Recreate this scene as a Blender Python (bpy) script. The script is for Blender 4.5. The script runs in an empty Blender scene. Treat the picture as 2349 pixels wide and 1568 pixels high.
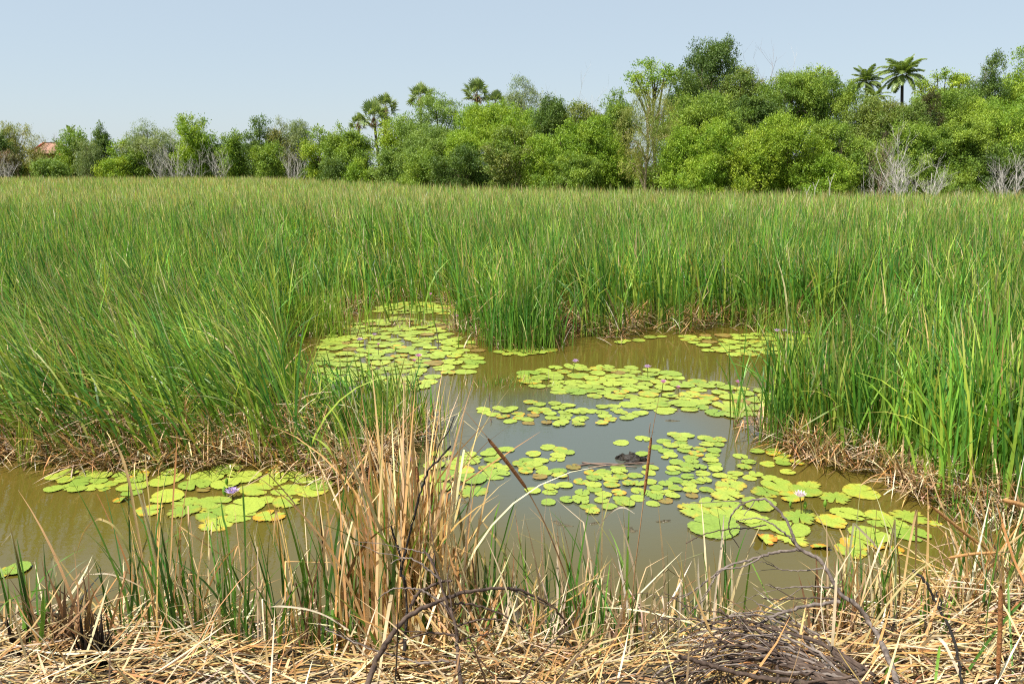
import bpy, math, random
import numpy as np
from mathutils import Vector, Matrix

random.seed(7)
RNG = np.random.default_rng(11)
PI = math.pi
SC = bpy.context.scene
COL = SC.collection

# ------------------------------------------------------------------ camera
CAM_H = 3.6
F = 1827.0                       # focal length for a 2349 px wide picture
TH = math.atan((784 - 375) / F)  # pitch below the horizon
SN, CS = math.sin(TH), math.cos(TH)


def ray(px, py):
    u, v = px - 1174.5, py - 784.0
    return np.array([u, F * CS - v * SN, -F * SN - v * CS])


def P(px, py, z=0.0):
    d = ray(px, py)
    return np.array([0, 0, CAM_H]) + d * ((CAM_H - z) / -d[2])


def PD(px, py, y):
    d = ray(px, py)
    return np.array([0, 0, CAM_H]) + d * (y / d[1])


def depth(p):
    return p[1] * CS - (p[2] - CAM_H) * SN


cam = bpy.data.cameras.new("camera")
cam.lens = 28.0
cam.sensor_width = 36.0
cam.clip_end = 6000
cam.clip_start = 0.05
co = bpy.data.objects.new("camera", cam)
COL.objects.link(co)
co.location = (0, 0, CAM_H)
co.rotation_euler = (PI / 2 - TH, 0, 0)
SC.camera = co

# ------------------------------------------------------------------ tagging
def tag(o, label, cat=None, group=None, kind=None):
    o["label"] = label
    if cat:
        o["category"] = cat
    if group:
        o["group"] = group
    if kind:
        o["kind"] = kind
    return o


def empty(name, loc, label, cat, group=None):
    o = bpy.data.objects.new(name, None)
    o.empty_display_size = 0.2
    COL.objects.link(o)
    o.location = loc
    return tag(o, label, cat, group)


# ------------------------------------------------------------------ materials
def new_mat(name):
    m = bpy.data.materials.new(name)
    m.use_nodes = True
    nt = m.node_tree
    nt.nodes.clear()
    out = nt.nodes.new("ShaderNodeOutputMaterial")
    return m, nt, out


def N(nt, kind, **kw):
    n = nt.nodes.new(kind)
    for k, v in kw.items():
        if k.startswith("i_"):
            n.inputs[k[2:].replace("_", " ")].default_value = v
        else:
            setattr(n, k, v)
    return n


def leaf_mat(name, trans=0.35, rough=0.5, spec=0.3, tint=(1.25, 1.15, 0.5), gain=1.0):
    """thin plant tissue: reflects and lets light through; colour is the leaf's own attribute"""
    m, nt, out = new_mat(name)
    at = N(nt, "ShaderNodeAttribute", attribute_name="Col")
    tc = N(nt, "ShaderNodeTexCoord")
    no = N(nt, "ShaderNodeTexNoise")
    no.inputs["Scale"].default_value = 9.0
    no.inputs["Detail"].default_value = 2.0
    nt.links.new(tc.outputs["Object"], no.inputs["Vector"])
    mr = N(nt, "ShaderNodeMapRange")
    mr.inputs["From Min"].default_value = 0.3
    mr.inputs["From Max"].default_value = 0.7
    mr.inputs["To Min"].default_value = 0.85 * gain
    mr.inputs["To Max"].default_value = 1.15 * gain
    nt.links.new(no.outputs["Fac"], mr.inputs["Value"])
    mul = N(nt, "ShaderNodeVectorMath", operation="SCALE")
    nt.links.new(at.outputs["Color"], mul.inputs[0])
    nt.links.new(mr.outputs["Result"], mul.inputs["Scale"])
    pb = N(nt, "ShaderNodeBsdfPrincipled")
    pb.inputs["Roughness"].default_value = rough
    pb.inputs["Specular IOR Level"].default_value = spec
    nt.links.new(mul.outputs[0], pb.inputs["Base Color"])
    tr = N(nt, "ShaderNodeBsdfTranslucent")
    tm = N(nt, "ShaderNodeVectorMath", operation="MULTIPLY")
    tm.inputs[1].default_value = tint
    nt.links.new(mul.outputs[0], tm.inputs[0])
    nt.links.new(tm.outputs[0], tr.inputs["Color"])
    mx = N(nt, "ShaderNodeMixShader")
    mx.inputs[0].default_value = trans
    nt.links.new(pb.outputs[0], mx.inputs[1])
    nt.links.new(tr.outputs[0], mx.inputs[2])
    nt.links.new(mx.outputs[0], out.inputs["Surface"])
    return m


def solid_mat(name, c1, c2, scale=6.0, rough=0.8, bump=0.3, stretch=(1, 1, 1), spec=0.3):
    m, nt, out = new_mat(name)
    tc = N(nt, "ShaderNodeTexCoord")
    mp = N(nt, "ShaderNodeMapping")
    mp.inputs["Scale"].default_value = stretch
    nt.links.new(tc.outputs["Object"], mp.inputs["Vector"])
    no = N(nt, "ShaderNodeTexNoise")
    no.inputs["Scale"].default_value = scale
    no.inputs["Detail"].default_value = 6.0
    nt.links.new(mp.outputs[0], no.inputs["Vector"])
    cr = N(nt, "ShaderNodeValToRGB")
    cr.color_ramp.elements[0].position = 0.3
    cr.color_ramp.elements[1].position = 0.7
    cr.color_ramp.elements[0].color = (*c1, 1)
    cr.color_ramp.elements[1].color = (*c2, 1)
    nt.links.new(no.outputs["Fac"], cr.inputs[0])
    pb = N(nt, "ShaderNodeBsdfPrincipled")
    pb.inputs["Roughness"].default_value = rough
    pb.inputs["Specular IOR Level"].default_value = spec
    nt.links.new(cr.outputs[0], pb.inputs["Base Color"])
    bp = N(nt, "ShaderNodeBump")
    bp.inputs["Strength"].default_value = bump
    bp.inputs["Distance"].default_value = 0.02
    nt.links.new(no.outputs["Fac"], bp.inputs["Height"])
    nt.links.new(bp.outputs[0], pb.inputs["Normal"])
    nt.links.new(pb.outputs[0], out.inputs["Surface"])
    return m


M_REED = leaf_mat("reed_leaf", 0.36, 0.42, 0.32, (1.15, 1.1, 0.5))
M_DRY = leaf_mat("dry_reed_leaf", 0.22, 0.55, 0.25, (1.05, 0.9, 0.7))
M_LEAF = leaf_mat("tree_leaf", 0.30, 0.5, 0.3, (1.2, 1.15, 0.45))
M_PALM = leaf_mat("palm_leaf", 0.33, 0.38, 0.45, (1.1, 1.1, 0.5))
M_PETAL = leaf_mat("petal", 0.3, 0.5, 0.2, (1, 1, 1))
M_BARK = solid_mat("bark", (0.05, 0.035, 0.022), (0.15, 0.115, 0.08), 5, 0.9, 0.5, (1, 1, 0.3))
M_PALEBARK = solid_mat("pale_bark", (0.28, 0.21, 0.13), (0.5, 0.4, 0.27), 5, 0.85, 0.3, (1, 1, 0.3))
M_DEADWOOD = solid_mat("weathered_wood", (0.38, 0.345, 0.31), (0.62, 0.575, 0.53), 5, 0.9, 0.3, (1, 1, 0.3))
M_TWIGBROWN = solid_mat("brown_twig", (0.16, 0.10, 0.075), (0.30, 0.21, 0.16), 5, 0.9, 0.3)
M_BRANCH = solid_mat("fallen_wood", (0.030, 0.020, 0.016), (0.13, 0.088, 0.065), 22, 0.85, 0.6)
M_GREYBRANCH = solid_mat("grey_fallen_wood", (0.09, 0.070, 0.06), (0.27, 0.22, 0.185), 22, 0.85, 0.6)
M_CHARRED = solid_mat("charred_wood", (0.008, 0.007, 0.006), (0.03, 0.025, 0.022), 30, 0.7, 0.5)
M_SPIKE = solid_mat("cattail_spike", (0.25, 0.105, 0.036), (0.38, 0.175, 0.065), 60, 0.95, 0.5)
M_SPIKETAN = solid_mat("tan_cattail_spike", (0.36, 0.19, 0.07), (0.47, 0.26, 0.10), 60, 0.95, 0.4)
M_STALK = solid_mat("cattail_stalk", (0.26, 0.14, 0.06), (0.42, 0.27, 0.14), 12, 0.7, 0.1, (1, 1, 0.2))
M_GREENSTEM = solid_mat("lily_stem", (0.06, 0.06, 0.02), (0.12, 0.13, 0.03), 20, 0.5, 0.1)
M_STAMEN = solid_mat("stamen", (0.75, 0.45, 0.06), (0.85, 0.6, 0.12), 40, 0.6, 0.3)
M_MUCK = solid_mat("pond_muck", (0.008, 0.007, 0.006), (0.045, 0.034, 0.024), 18, 0.55, 1.0)
M_SILT = solid_mat("drowned_weed", (0.045, 0.040, 0.025), (0.13, 0.105, 0.06), 14, 0.35, 0.5)


def ground_mat():
    m, nt, out = new_mat("mud")
    tc = N(nt, "ShaderNodeTexCoord")
    no = N(nt, "ShaderNodeTexNoise")
    no.inputs["Scale"].default_value = 2.5
    no.inputs["Detail"].default_value = 8
    nt.links.new(tc.outputs["Object"], no.inputs["Vector"])
    cr = N(nt, "ShaderNodeValToRGB")
    cr.color_ramp.elements[0].position = 0.35
    cr.color_ramp.elements[1].position = 0.7
    cr.color_ramp.elements[0].color = (0.035, 0.026, 0.016, 1)
    cr.color_ramp.elements[1].color = (0.15, 0.115, 0.065, 1)
    nt.links.new(no.outputs["Fac"], cr.inputs[0])
    pb = N(nt, "ShaderNodeBsdfPrincipled")
    pb.inputs["Roughness"].default_value = 0.9
    nt.links.new(cr.outputs[0], pb.inputs["Base Color"])
    bp = N(nt, "ShaderNodeBump")
    bp.inputs["Strength"].default_value = 0.6
    bp.inputs["Distance"].default_value = 0.05
    nt.links.new(no.outputs["Fac"], bp.inputs["Height"])
    nt.links.new(bp.outputs[0], pb.inputs["Normal"])
    nt.links.new(pb.outputs[0], out.inputs["Surface"])
    return m


def water_mat():
    m, nt, out = new_mat("pond_water")
    tc = N(nt, "ShaderNodeTexCoord")
    n1 = N(nt, "ShaderNodeTexNoise")
    n1.inputs["Scale"].default_value = 0.35
    n1.inputs["Detail"].default_value = 3
    nt.links.new(tc.outputs["Object"], n1.inputs["Vector"])
    cr = N(nt, "ShaderNodeValToRGB")
    cr.color_ramp.elements[0].position = 0.3
    cr.color_ramp.elements[1].position = 0.7
    cr.color_ramp.elements[0].color = (0.088, 0.068, 0.010, 1)
    cr.color_ramp.elements[1].color = (0.110, 0.087, 0.016, 1)
    nt.links.new(n1.outputs["Fac"], cr.inputs[0])
    # reflected sky is painted as grey into the open middle; the margins stay brown
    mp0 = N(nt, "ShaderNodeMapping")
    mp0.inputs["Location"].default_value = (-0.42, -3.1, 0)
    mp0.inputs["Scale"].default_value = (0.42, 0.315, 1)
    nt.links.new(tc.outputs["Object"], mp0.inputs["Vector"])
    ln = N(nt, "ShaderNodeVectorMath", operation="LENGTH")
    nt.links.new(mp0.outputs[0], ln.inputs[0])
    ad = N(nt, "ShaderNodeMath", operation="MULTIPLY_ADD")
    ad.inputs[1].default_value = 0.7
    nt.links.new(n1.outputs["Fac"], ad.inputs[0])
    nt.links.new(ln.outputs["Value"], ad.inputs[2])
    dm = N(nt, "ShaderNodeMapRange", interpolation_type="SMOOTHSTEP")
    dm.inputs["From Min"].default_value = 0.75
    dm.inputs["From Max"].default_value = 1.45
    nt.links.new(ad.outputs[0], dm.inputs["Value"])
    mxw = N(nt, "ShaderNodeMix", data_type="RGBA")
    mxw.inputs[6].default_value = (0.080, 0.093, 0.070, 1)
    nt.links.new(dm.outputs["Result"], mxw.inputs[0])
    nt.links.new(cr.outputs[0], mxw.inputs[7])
    pb = N(nt, "ShaderNodeBsdfPrincipled")
    pb.inputs["Roughness"].default_value = 0.03
    pb.inputs["IOR"].default_value = 1.6
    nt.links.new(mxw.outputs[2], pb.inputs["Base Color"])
    # small wind ripples, a little stretched across the wind
    mp = N(nt, "ShaderNodeMapping")
    mp.inputs["Scale"].default_value = (5.0, 11.0, 1.0)
    mp.inputs["Rotation"].default_value = (0, 0, 0.25)
    nt.links.new(tc.outputs["Object"], mp.inputs["Vector"])
    n2 = N(nt, "ShaderNodeTexNoise")
    n2.inputs["Scale"].default_value = 1.3
    n2.inputs["Detail"].default_value = 3
    nt.links.new(mp.outputs[0], n2.inputs["Vector"])
    # wind comes in patches: calm in some places, rippled in others
    n3 = N(nt, "ShaderNodeTexNoise")
    n3.inputs["Scale"].default_value = 0.45
    nt.links.new(tc.outputs["Object"], n3.inputs["Vector"])
    mr = N(nt, "ShaderNodeMapRange")
    mr.inputs["From Min"].default_value = 0.35
    mr.inputs["From Max"].default_value = 0.65
    mr.inputs["To Min"].default_value = 0.03
    mr.inputs["To Max"].default_value = 0.13
    nt.links.new(n3.outputs["Fac"], mr.inputs["Value"])
    bp = N(nt, "ShaderNodeBump")
    bp.inputs["Distance"].default_value = 0.02
    nt.links.new(mr.outputs["Result"], bp.inputs["Strength"])
    nt.links.new(n2.outputs["Fac"], bp.inputs["Height"])
    nt.links.new(bp.outputs[0], pb.inputs["Normal"])
    nt.links.new(pb.outputs[0], out.inputs["Surface"])
    return m


def pad_mat():
    """waxy lily pad: own colour from the attribute, radiating pale veins"""
    m, nt, out = new_mat("lily_pad")
    at = N(nt, "ShaderNodeAttribute", attribute_name="Col")
    oi = N(nt, "ShaderNodeObjectInfo")
    tc = N(nt, "ShaderNodeTexCoord")
    gr = N(nt, "ShaderNodeTexGradient", gradient_type="RADIAL")
    nt.links.new(tc.outputs["Object"], gr.inputs["Vector"])
    mu = N(nt, "ShaderNodeMath", operation="MULTIPLY")
    mu.inputs[1].default_value = 17
    nt.links.new(gr.outputs["Fac"], mu.inputs[0])
    fr = N(nt, "ShaderNodeMath", operation="PINGPONG")
    fr.inputs[1].default_value = 0.5
    nt.links.new(mu.outputs[0], fr.inputs[0])
    mr = N(nt, "ShaderNodeMapRange")
    mr.inputs["From Min"].default_value = 0.0
    mr.inputs["From Max"].default_value = 0.09
    mr.inputs["To Min"].default_value = 1.13
    mr.inputs["To Max"].default_value = 1.0
    nt.links.new(fr.outputs[0], mr.inputs["Value"])
    no = N(nt, "ShaderNodeTexNoise")
    no.inputs["Scale"].default_value = 7.0
    no.inputs["Detail"].default_value = 5.0
    nt.links.new(tc.outputs["Object"], no.inputs["Vector"])
    mr2 = N(nt, "ShaderNodeMapRange")
    mr2.inputs["From Min"].default_value = 0.3
    mr2.inputs["From Max"].default_value = 0.7
    mr2.inputs["To Min"].default_value = 0.82
    mr2.inputs["To Max"].default_value = 1.12
    nt.links.new(no.outputs["Fac"], mr2.inputs["Value"])
    m1 = N(nt, "ShaderNodeMath", operation="MULTIPLY")
    nt.links.new(mr.outputs[0], m1.inputs[0])
    nt.links.new(mr2.outputs[0], m1.inputs[1])
    sc = N(nt, "ShaderNodeVectorMath", operation="SCALE")
    nt.links.new(at.outputs["Color"], sc.inputs[0])
    nt.links.new(m1.outputs[0], sc.inputs["Scale"])
    hs = N(nt, "ShaderNodeHueSaturation")
    h1 = N(nt, "ShaderNodeMapRange")
    h1.inputs["To Min"].default_value = 0.478
    h1.inputs["To Max"].default_value = 0.512
    nt.links.new(oi.outputs["Random"], h1.inputs["Value"])
    nt.links.new(h1.outputs[0], hs.inputs["Hue"])
    v1 = N(nt, "ShaderNodeMapRange")
    v1.inputs["To Min"].default_value = 1.12
    v1.inputs["To Max"].default_value = 0.78
    nt.links.new(oi.outputs["Random"], v1.inputs["Value"])
    nt.links.new(v1.outputs[0], hs.inputs["Value"])
    nt.links.new(sc.outputs[0], hs.inputs["Color"])
    pb = N(nt, "ShaderNodeBsdfPrincipled")
    pb.inputs["Roughness"].default_value = 0.42
    pb.inputs["Specular IOR Level"].default_value = 0.4
    nt.links.new(hs.outputs[0], pb.inputs["Base Color"])
    bp = N(nt, "ShaderNodeBump")
    bp.inputs["Strength"].default_value = 0.35
    bp.inputs["Distance"].default_value = 0.02
    nt.links.new(m1.outputs[0], bp.inputs["Height"])
    nt.links.new(bp.outputs[0], pb.inputs["Normal"])
    nt.links.new(pb.outputs[0], out.inputs["Surface"])
    return m


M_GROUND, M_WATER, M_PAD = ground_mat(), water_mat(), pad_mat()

# ------------------------------------------------------------------ mesh helpers
def mesh_obj(name, V, quads, mat, parent=None, cols=None, smooth=False, loc=None):
    V = np.asarray(V, dtype=np.float32)
    quads = np.asarray(quads, dtype=np.int32)
    k = quads.shape[1]
    me = bpy.data.meshes.new(name)
    me.vertices.add(len(V))
    me.vertices.foreach_set("co", V.ravel())
    me.loops.add(quads.size)
    me.loops.foreach_set("vertex_index", quads.ravel())
    me.polygons.add(len(quads))
    me.polygons.foreach_set("loop_start", np.arange(0, quads.size, k, dtype=np.int32))
    if smooth:
        me.polygons.foreach_set("use_smooth", np.ones(len(quads), dtype=bool))
    me.update(calc_edges=True)
    me.validate()
    if cols is not None:
        a = me.color_attributes.new("Col", "FLOAT_COLOR", "POINT")
        c = np.ones((len(V), 4), dtype=np.float32)
        c[:, :3] = cols
        a.data.foreach_set("color", c.ravel())
    me.materials.append(mat)
    o = bpy.data.objects.new(name, me)
    COL.objects.link(o)
    if parent is not None:
        o.parent = parent
    if loc is not None:
        o.location = loc
    return o


def lerp(a, b, t):
    return a + (b - a) * t


def catmull(pts, n):
    p = np.asarray(pts, float)
    p = np.vstack([2 * p[0] - p[1], p, 2 * p[-1] - p[-2]])
    out = []
    for i in range(1, len(p) - 2):
        for s in range(n):
            t = s / n
            a, b, c, d = p[i - 1], p[i], p[i + 1], p[i + 2]
            out.append(0.5 * (2 * b + (c - a) * t + (2 * a - 5 * b + 4 * c - d) * t * t + (3 * b - a - 3 * c + d) * t ** 3))
    out.append(p[-2])
    return np.array(out)


class Tubes:
    def __init__(self):
        self.V, self.Q, self.n = [], [], 0

    def add(self, pts, radii, sides=6):
        pts = np.asarray(pts, float)
        m = len(pts)
        radii = np.broadcast_to(np.asarray(radii, float), (m,))
        T = np.gradient(pts, axis=0)
        T /= np.linalg.norm(T, axis=1)[:, None] + 1e-9
        ref = np.array([0.31, 0.17, 0.93]) if abs(T[0][2]) < 0.9 else np.array([1.0, 0.2, 0.0])
        A = np.cross(T, ref)
        A /= np.linalg.norm(A, axis=1)[:, None] + 1e-9
        B = np.cross(T, A)
        an = np.arange(sides) * 2 * PI / sides
        ring = A[:, None, :] * np.cos(an)[None, :, None] + B[:, None, :] * np.sin(an)[None, :, None]
        V = pts[:, None, :] + ring * radii[:, None, None]
        i = np.arange(m - 1)[:, None] * sides
        j = np.arange(sides)[None, :]
        j2 = (j + 1) % sides
        Q = np.stack([i + j, i + j2, i + sides + j2, i + sides + j], -1).reshape(-1, 4) + self.n
        self.V.append(V.reshape(-1, 3))
        self.Q.append(Q)
        self.n += m * sides
        # close the ends with a tiny fan (degenerate-free: shrink ring)
        for k, s in ((0, -1), (m - 1, 1)):
            c = pts[k] + T[k] * radii[k] * 0.35 * s
            W = c + ring[k] * radii[k] * 0.25
            base = self.n
            self.V.append(W)
            self.n += sides
            o0 = base - (m * sides if k == 0 else (m + 1) * sides) + (k * sides)
            jj = np.arange(sides)
            self.Q.append(np.stack([o0 + jj, o0 + (jj + 1) % sides, base + (jj + 1) % sides, base + jj], -1))
        return self

    def build(self, name, mat, parent=None, loc=None):
        return mesh_obj(name, np.vstack(self.V), np.vstack(self.Q), mat, parent, None, True, loc)


def blades(base, h, w, face, lean_dir, lean, bend, nseg, c0, c1, c2, kink_at=None, kink=None, droop_pow=1.6, wp=2.2):
    """flat leaves: base (N,3), length, width, facing angle, direction and angle of lean, extra bend towards the tip, colours base/middle/tip"""
    n = len(h)
    t = np.linspace(0, 1, nseg + 1)
    phi = lean[:, None] + bend[:, None] * t[None, :] ** droop_pow
    if kink is not None:
        phi = phi + (t[None, :] > kink_at[:, None]) * kink[:, None]
    mid = 0.5 * (phi[:, 1:] + phi[:, :-1]) if kink is None else phi[:, 1:]
    ds = h[:, None] / nseg
    dr = np.concatenate([np.zeros((n, 1)), np.cumsum(np.sin(mid) * ds, 1)], 1)
    dz = np.concatenate([np.zeros((n, 1)), np.cumsum(np.cos(mid) * ds, 1)], 1)
    C = np.empty((n, nseg + 1, 3))
    C[..., 0] = base[:, None, 0] + dr * np.cos(lean_dir)[:, None]
    C[..., 1] = base[:, None, 1] + dr * np.sin(lean_dir)[:, None]
    C[..., 2] = base[:, None, 2] + dz
    side = np.stack([np.cos(face), np.sin(face), np.zeros(n)], -1)
    wt = 0.5 * w[:, None] * (1 - 0.97 * t[None, :] ** wp) * (0.75 + 0.25 * np.minimum(1, t[None, :] * 4))
    L = C - side[:, None, :] * wt[..., None]
    R = C + side[:, None, :] * wt[..., None]
    V = np.stack([L, R], 2).reshape(-1, 3)
    k = 2 * (nseg + 1)
    i = (np.arange(n) * k)[:, None] + (np.arange(nseg) * 2)[None, :]
    Q = np.stack([i, i + 1, i + 3, i + 2], -1).reshape(-1, 4)
    tt = t[None, :, None]
    m = np.clip(tt / 0.45, 0, 1)
    e = np.clip((tt - 0.62) / 0.38, 0, 1)
    Cc = c0[:, None, :] * (1 - m) + c1[:, None, :] * m
    Cc = Cc * (1 - e) + c2[:, None, :] * e
    Cc = np.repeat(Cc[:, :, None, :], 2, 2).reshape(-1, 3)
    return V, Q, Cc


def join(parts):
    V, Q, C, n = [], [], [], 0
    for v, q, c in parts:
        V.append(v)
        Q.append(q + n)
        C.append(c)
        n += len(v)
    return np.vstack(V), np.vstack(Q), np.vstack(C)


def pick(cols, n, jit=0.24):
    cols = np.asarray(cols, float)
    c = cols[RNG.integers(0, len(cols), n)]
    return np.clip(c * (1 + jit * RNG.standard_normal((n, 1))) * (1 + 0.06 * RNG.standard_normal((n, 3))), 0.004, 0.9)


def noise2(x, y, s=1.0, seed=0):
    r = np.random.default_rng(100 + seed)
    v = 0
    for k in range(6):
        a = r.uniform(0, 2 * PI)
        fq = r.uniform(0.6, 1.8) / s
        v = v + np.sin((x * np.cos(a) + y * np.sin(a)) * fq * 2 * PI + r.uniform(0, 6.28) + 0.8 * np.sin((x * np.sin(a) - y * np.cos(a)) * fq * 2.3))
    return v / 6


def in_poly(x, y, poly):
    ins = np.zeros(len(x), bool)
    j = len(poly) - 1
    for i in range(len(poly)):
        xi, yi = poly[i]
        xj, yj = poly[j]
        c = ((yi > y) != (yj > y)) & (x < (xj - xi) * (y - yi) / (yj - yi + 1e-12) + xi)
        ins ^= c
        j = i
    return ins


def wpoly(px):
    return [tuple(P(a, b)[:2]) for a, b in px]


# ------------------------------------------------------------------ where things lie
POND = wpoly([(-500, 1062), (0, 1050), (60, 1062), (230, 1074), (450, 1074), (560, 1066), (740, 1092), (800, 1116), (850, 1092),
              (890, 1045), (985, 1005), (1000, 978), (930, 940), (800, 905), (690, 880), (650, 800), (700, 768), (770, 742),
              (810, 712), (870, 694), (960, 690), (1020, 700), (1062, 722), (1055, 765), (1130, 790), (1220, 797), (1270, 786),
              (1300, 738), (1330, 776), (1420, 779), (1480, 757), (1560, 767), (1640, 748), (1740, 757), (1800, 767), (1900, 767),
              (2100, 767), (2200, 787), (2100, 822), (1980, 857), (1880, 893), (1800, 940), (1740, 1000), (1800, 1022),
              (1890, 1077), (2000, 1082), (2090, 1112), (2120, 1156), (2200, 1168), (2349, 1212), (2900, 1300), (2900, 1750), (-500, 1750)])
BACKPOOL = wpoly([(640, 588), (720, 572), (830, 588), (900, 598), (1000, 618), (1015, 645), (880, 645), (830, 630), (700, 622), (640, 606)])
SHORT = wpoly([(690, 740), (640, 640), (640, 600), (1030, 640), (1050, 730), (960, 720), (860, 720), (780, 755)])

TIP = wpoly([(690, 1140), (870, 1110), (900, 1050), (1010, 1010), (1010, 960), (920, 920), (800, 880), (690, 870), (705, 1000)])
TL_PX = np.array([-700, -300, 0, 600, 740, 850, 950, 1300, 1500, 2000, 2349, 2900], float)
TL_Y = np.array([130, 130, 128, 125, 108, 95, 79, 70, 62, 56, 57, 57], float)


def treeline(x, y):
    px = 1174.5 + x / np.maximum(y, 1) * 1860
    return np.interp(px, TL_PX, TL_Y)


def bank_z(x, y):
    """near bank: falls from under the camera into the water"""
    shore = 5.45 + 0.12 * np.sin(x * 1.7) + 0.75 * np.clip((x - 2.2) / 1.6, 0, 1) + 0.25 * np.clip((-x - 2.0) / 1.5, 0, 1)
    return 0.33 * (shore - y), shore


def mat_top(x, y):
    """top of the mat of fallen reeds on the bank"""
    b, shore = bank_z(x, y)
    m = 0.10 + 0.05 * noise2(x, y, 1.2, 3)
    m = m + 0.24 * np.exp(-((x - 2.2) / 1.1) ** 2 - ((y - 4.7) / 0.7) ** 2)
    m = m + 0.20 * np.exp(-((x - 3.7) / 0.8) ** 2 - ((y - 5.4) / 0.8) ** 2)
    m = m + 0.24 * np.exp(-((x + 0.25) / 0.7) ** 2 - ((y - 4.6) / 0.6) ** 2)
    m = m + 0.12 * np.exp(-((x + 2.6) / 0.9) ** 2 - ((y - 4.8) / 0.7) ** 2)
    m = m - 0.14 * np.exp(-((x - 0.85) / 0.3) ** 2) - 0.05 * np.exp(-((x + 1.3) / 0.8) ** 2)
    return np.maximum(b, -0.05) + m


# ------------------------------------------------------------------ world, sun
SUN_EL, SUN_AZ = math.radians(58), math.radians(240)   # azimuth: 0 = +Y (ahead), clockwise; the sun stands behind the left shoulder
w = bpy.data.worlds.new("World")
SC.world = w
w.use_nodes = True
wn = w.node_tree
bg = wn.nodes["Background"]
sky = wn.nodes.new("ShaderNodeTexSky")
sky.sky_type = "NISHITA"
sky.sun_disc = False
sky.sun_elevation = SUN_EL
sky.sun_rotation = SUN_AZ
sky.altitude = 0
sky.air_density = 1.0
sky.dust_density = 0.6
sky.ozone_density = 1.0
# thin tropical haze whitens the sky evenly
hz = wn.nodes.new("ShaderNodeMix")
hz.data_type = "RGBA"
hz.inputs[0].default_value = 0.70
hz.inputs[7].default_value = (4.75, 5.6, 6.35, 1)
wn.links.new(sky.outputs[0], hz.inputs[6])
wn.links.new(hz.outputs[2], bg.inputs["Color"])
bg.inputs["Strength"].default_value = 0.084
sl = bpy.data.lights.new("sun", "SUN")
sl.energy = 5.0
sl.angle = math.radians(0.6)
sl.color = (1.0, 0.95, 0.86)
so = bpy.data.objects.new("sun", sl)
COL.objects.link(so)
sd = Vector((math.sin(SUN_AZ) * math.cos(SUN_EL), math.cos(SUN_AZ) * math.cos(SUN_EL), math.sin(SUN_EL)))
so.rotation_euler = sd.to_track_quat("Z", "Y").to_euler()
so.location = (-20, -20, 40)
SC.view_settings.view_transform = "Standard"
SC.view_settings.look = "None"
SC.view_settings.exposure = 0.65
SC.view_settings.gamma = 1.0
SC.cycles.max_bounces = 7
SC.cycles.diffuse_bounces = 3
SC.cycles.glossy_bounces = 3
SC.cycles.transmission_bounces = 5
SC.cycles.caustics_reflective = False
SC.cycles.caustics_refractive = False
SC.cycles.use_denoising = False
SC.cycles.filter_width = 1.15

# ------------------------------------------------------------------ ground and water
def grid_axis(a):
    return np.array(a, float)


gx = np.concatenate([[-700, -400, -250], np.arange(-160, -12, 8), np.arange(-12, 12.01, 0.25), np.arange(16, 165, 8), [250, 400, 700]])
gy = np.concatenate([[-100, -30], np.arange(-10, 3, 1.0), np.arange(3, 7.01, 0.2), np.arange(8, 30, 2), np.arange(30, 190, 5), [220, 300, 450, 700]])
X, Y = np.meshgrid(gx, gy)
Bz, Sh = bank_z(X, Y)
Bz = np.minimum(Bz, 2.0)
Zg = np.maximum(Bz + 0.03 * noise2(X, Y, 1.0, 5), -0.7)
tl = treeline(X, Y)
Zg = np.where(Y > 8, np.clip((Y - tl + 6) / 10, 0, 1) * 1.05 - 0.7, Zg)
nx, ny = len(gx), len(gy)
i = np.arange(ny - 1)[:, None] * nx + np.arange(nx - 1)[None, :]
Q = np.stack([i, i + 1, i + nx + 1, i + nx], -1).reshape(-1, 4)
g = mesh_obj("ground", np.stack([X, Y, Zg], -1).reshape(-1, 3), Q, M_GROUND, smooth=True)
tag(g, "brown mud bank and marsh floor under reeds and trees", "ground", kind="structure")
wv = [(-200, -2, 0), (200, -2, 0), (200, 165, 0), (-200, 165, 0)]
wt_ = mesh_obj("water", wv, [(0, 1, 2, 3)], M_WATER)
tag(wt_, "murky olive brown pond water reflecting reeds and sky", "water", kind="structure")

# ------------------------------------------------------------------ reed beds (nobody could count the leaves)
GREENS = [(0.085, 0.225, 0.034), (0.11, 0.27, 0.036), (0.155, 0.33, 0.042), (0.065, 0.185, 0.036), (0.22, 0.38, 0.055)]
LIMES = [(0.39, 0.472, 0.079), (0.338, 0.425, 0.063), (0.234, 0.366, 0.047)]
TANS = [(0.52, 0.38, 0.16), (0.60, 0.48, 0.25), (0.44, 0.29, 0.11), (0.62, 0.52, 0.32)]
PALE = [(0.64, 0.47, 0.27), (0.55, 0.36, 0.17), (0.45, 0.27, 0.11), (0.74, 0.62, 0.44), (0.40, 0.21, 0.075)]
BROWNS = [(0.24, 0.15, 0.08), (0.32, 0.22, 0.13), (0.44, 0.35, 0.25), (0.55, 0.47, 0.36), (0.16, 0.10, 0.06)]


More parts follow.
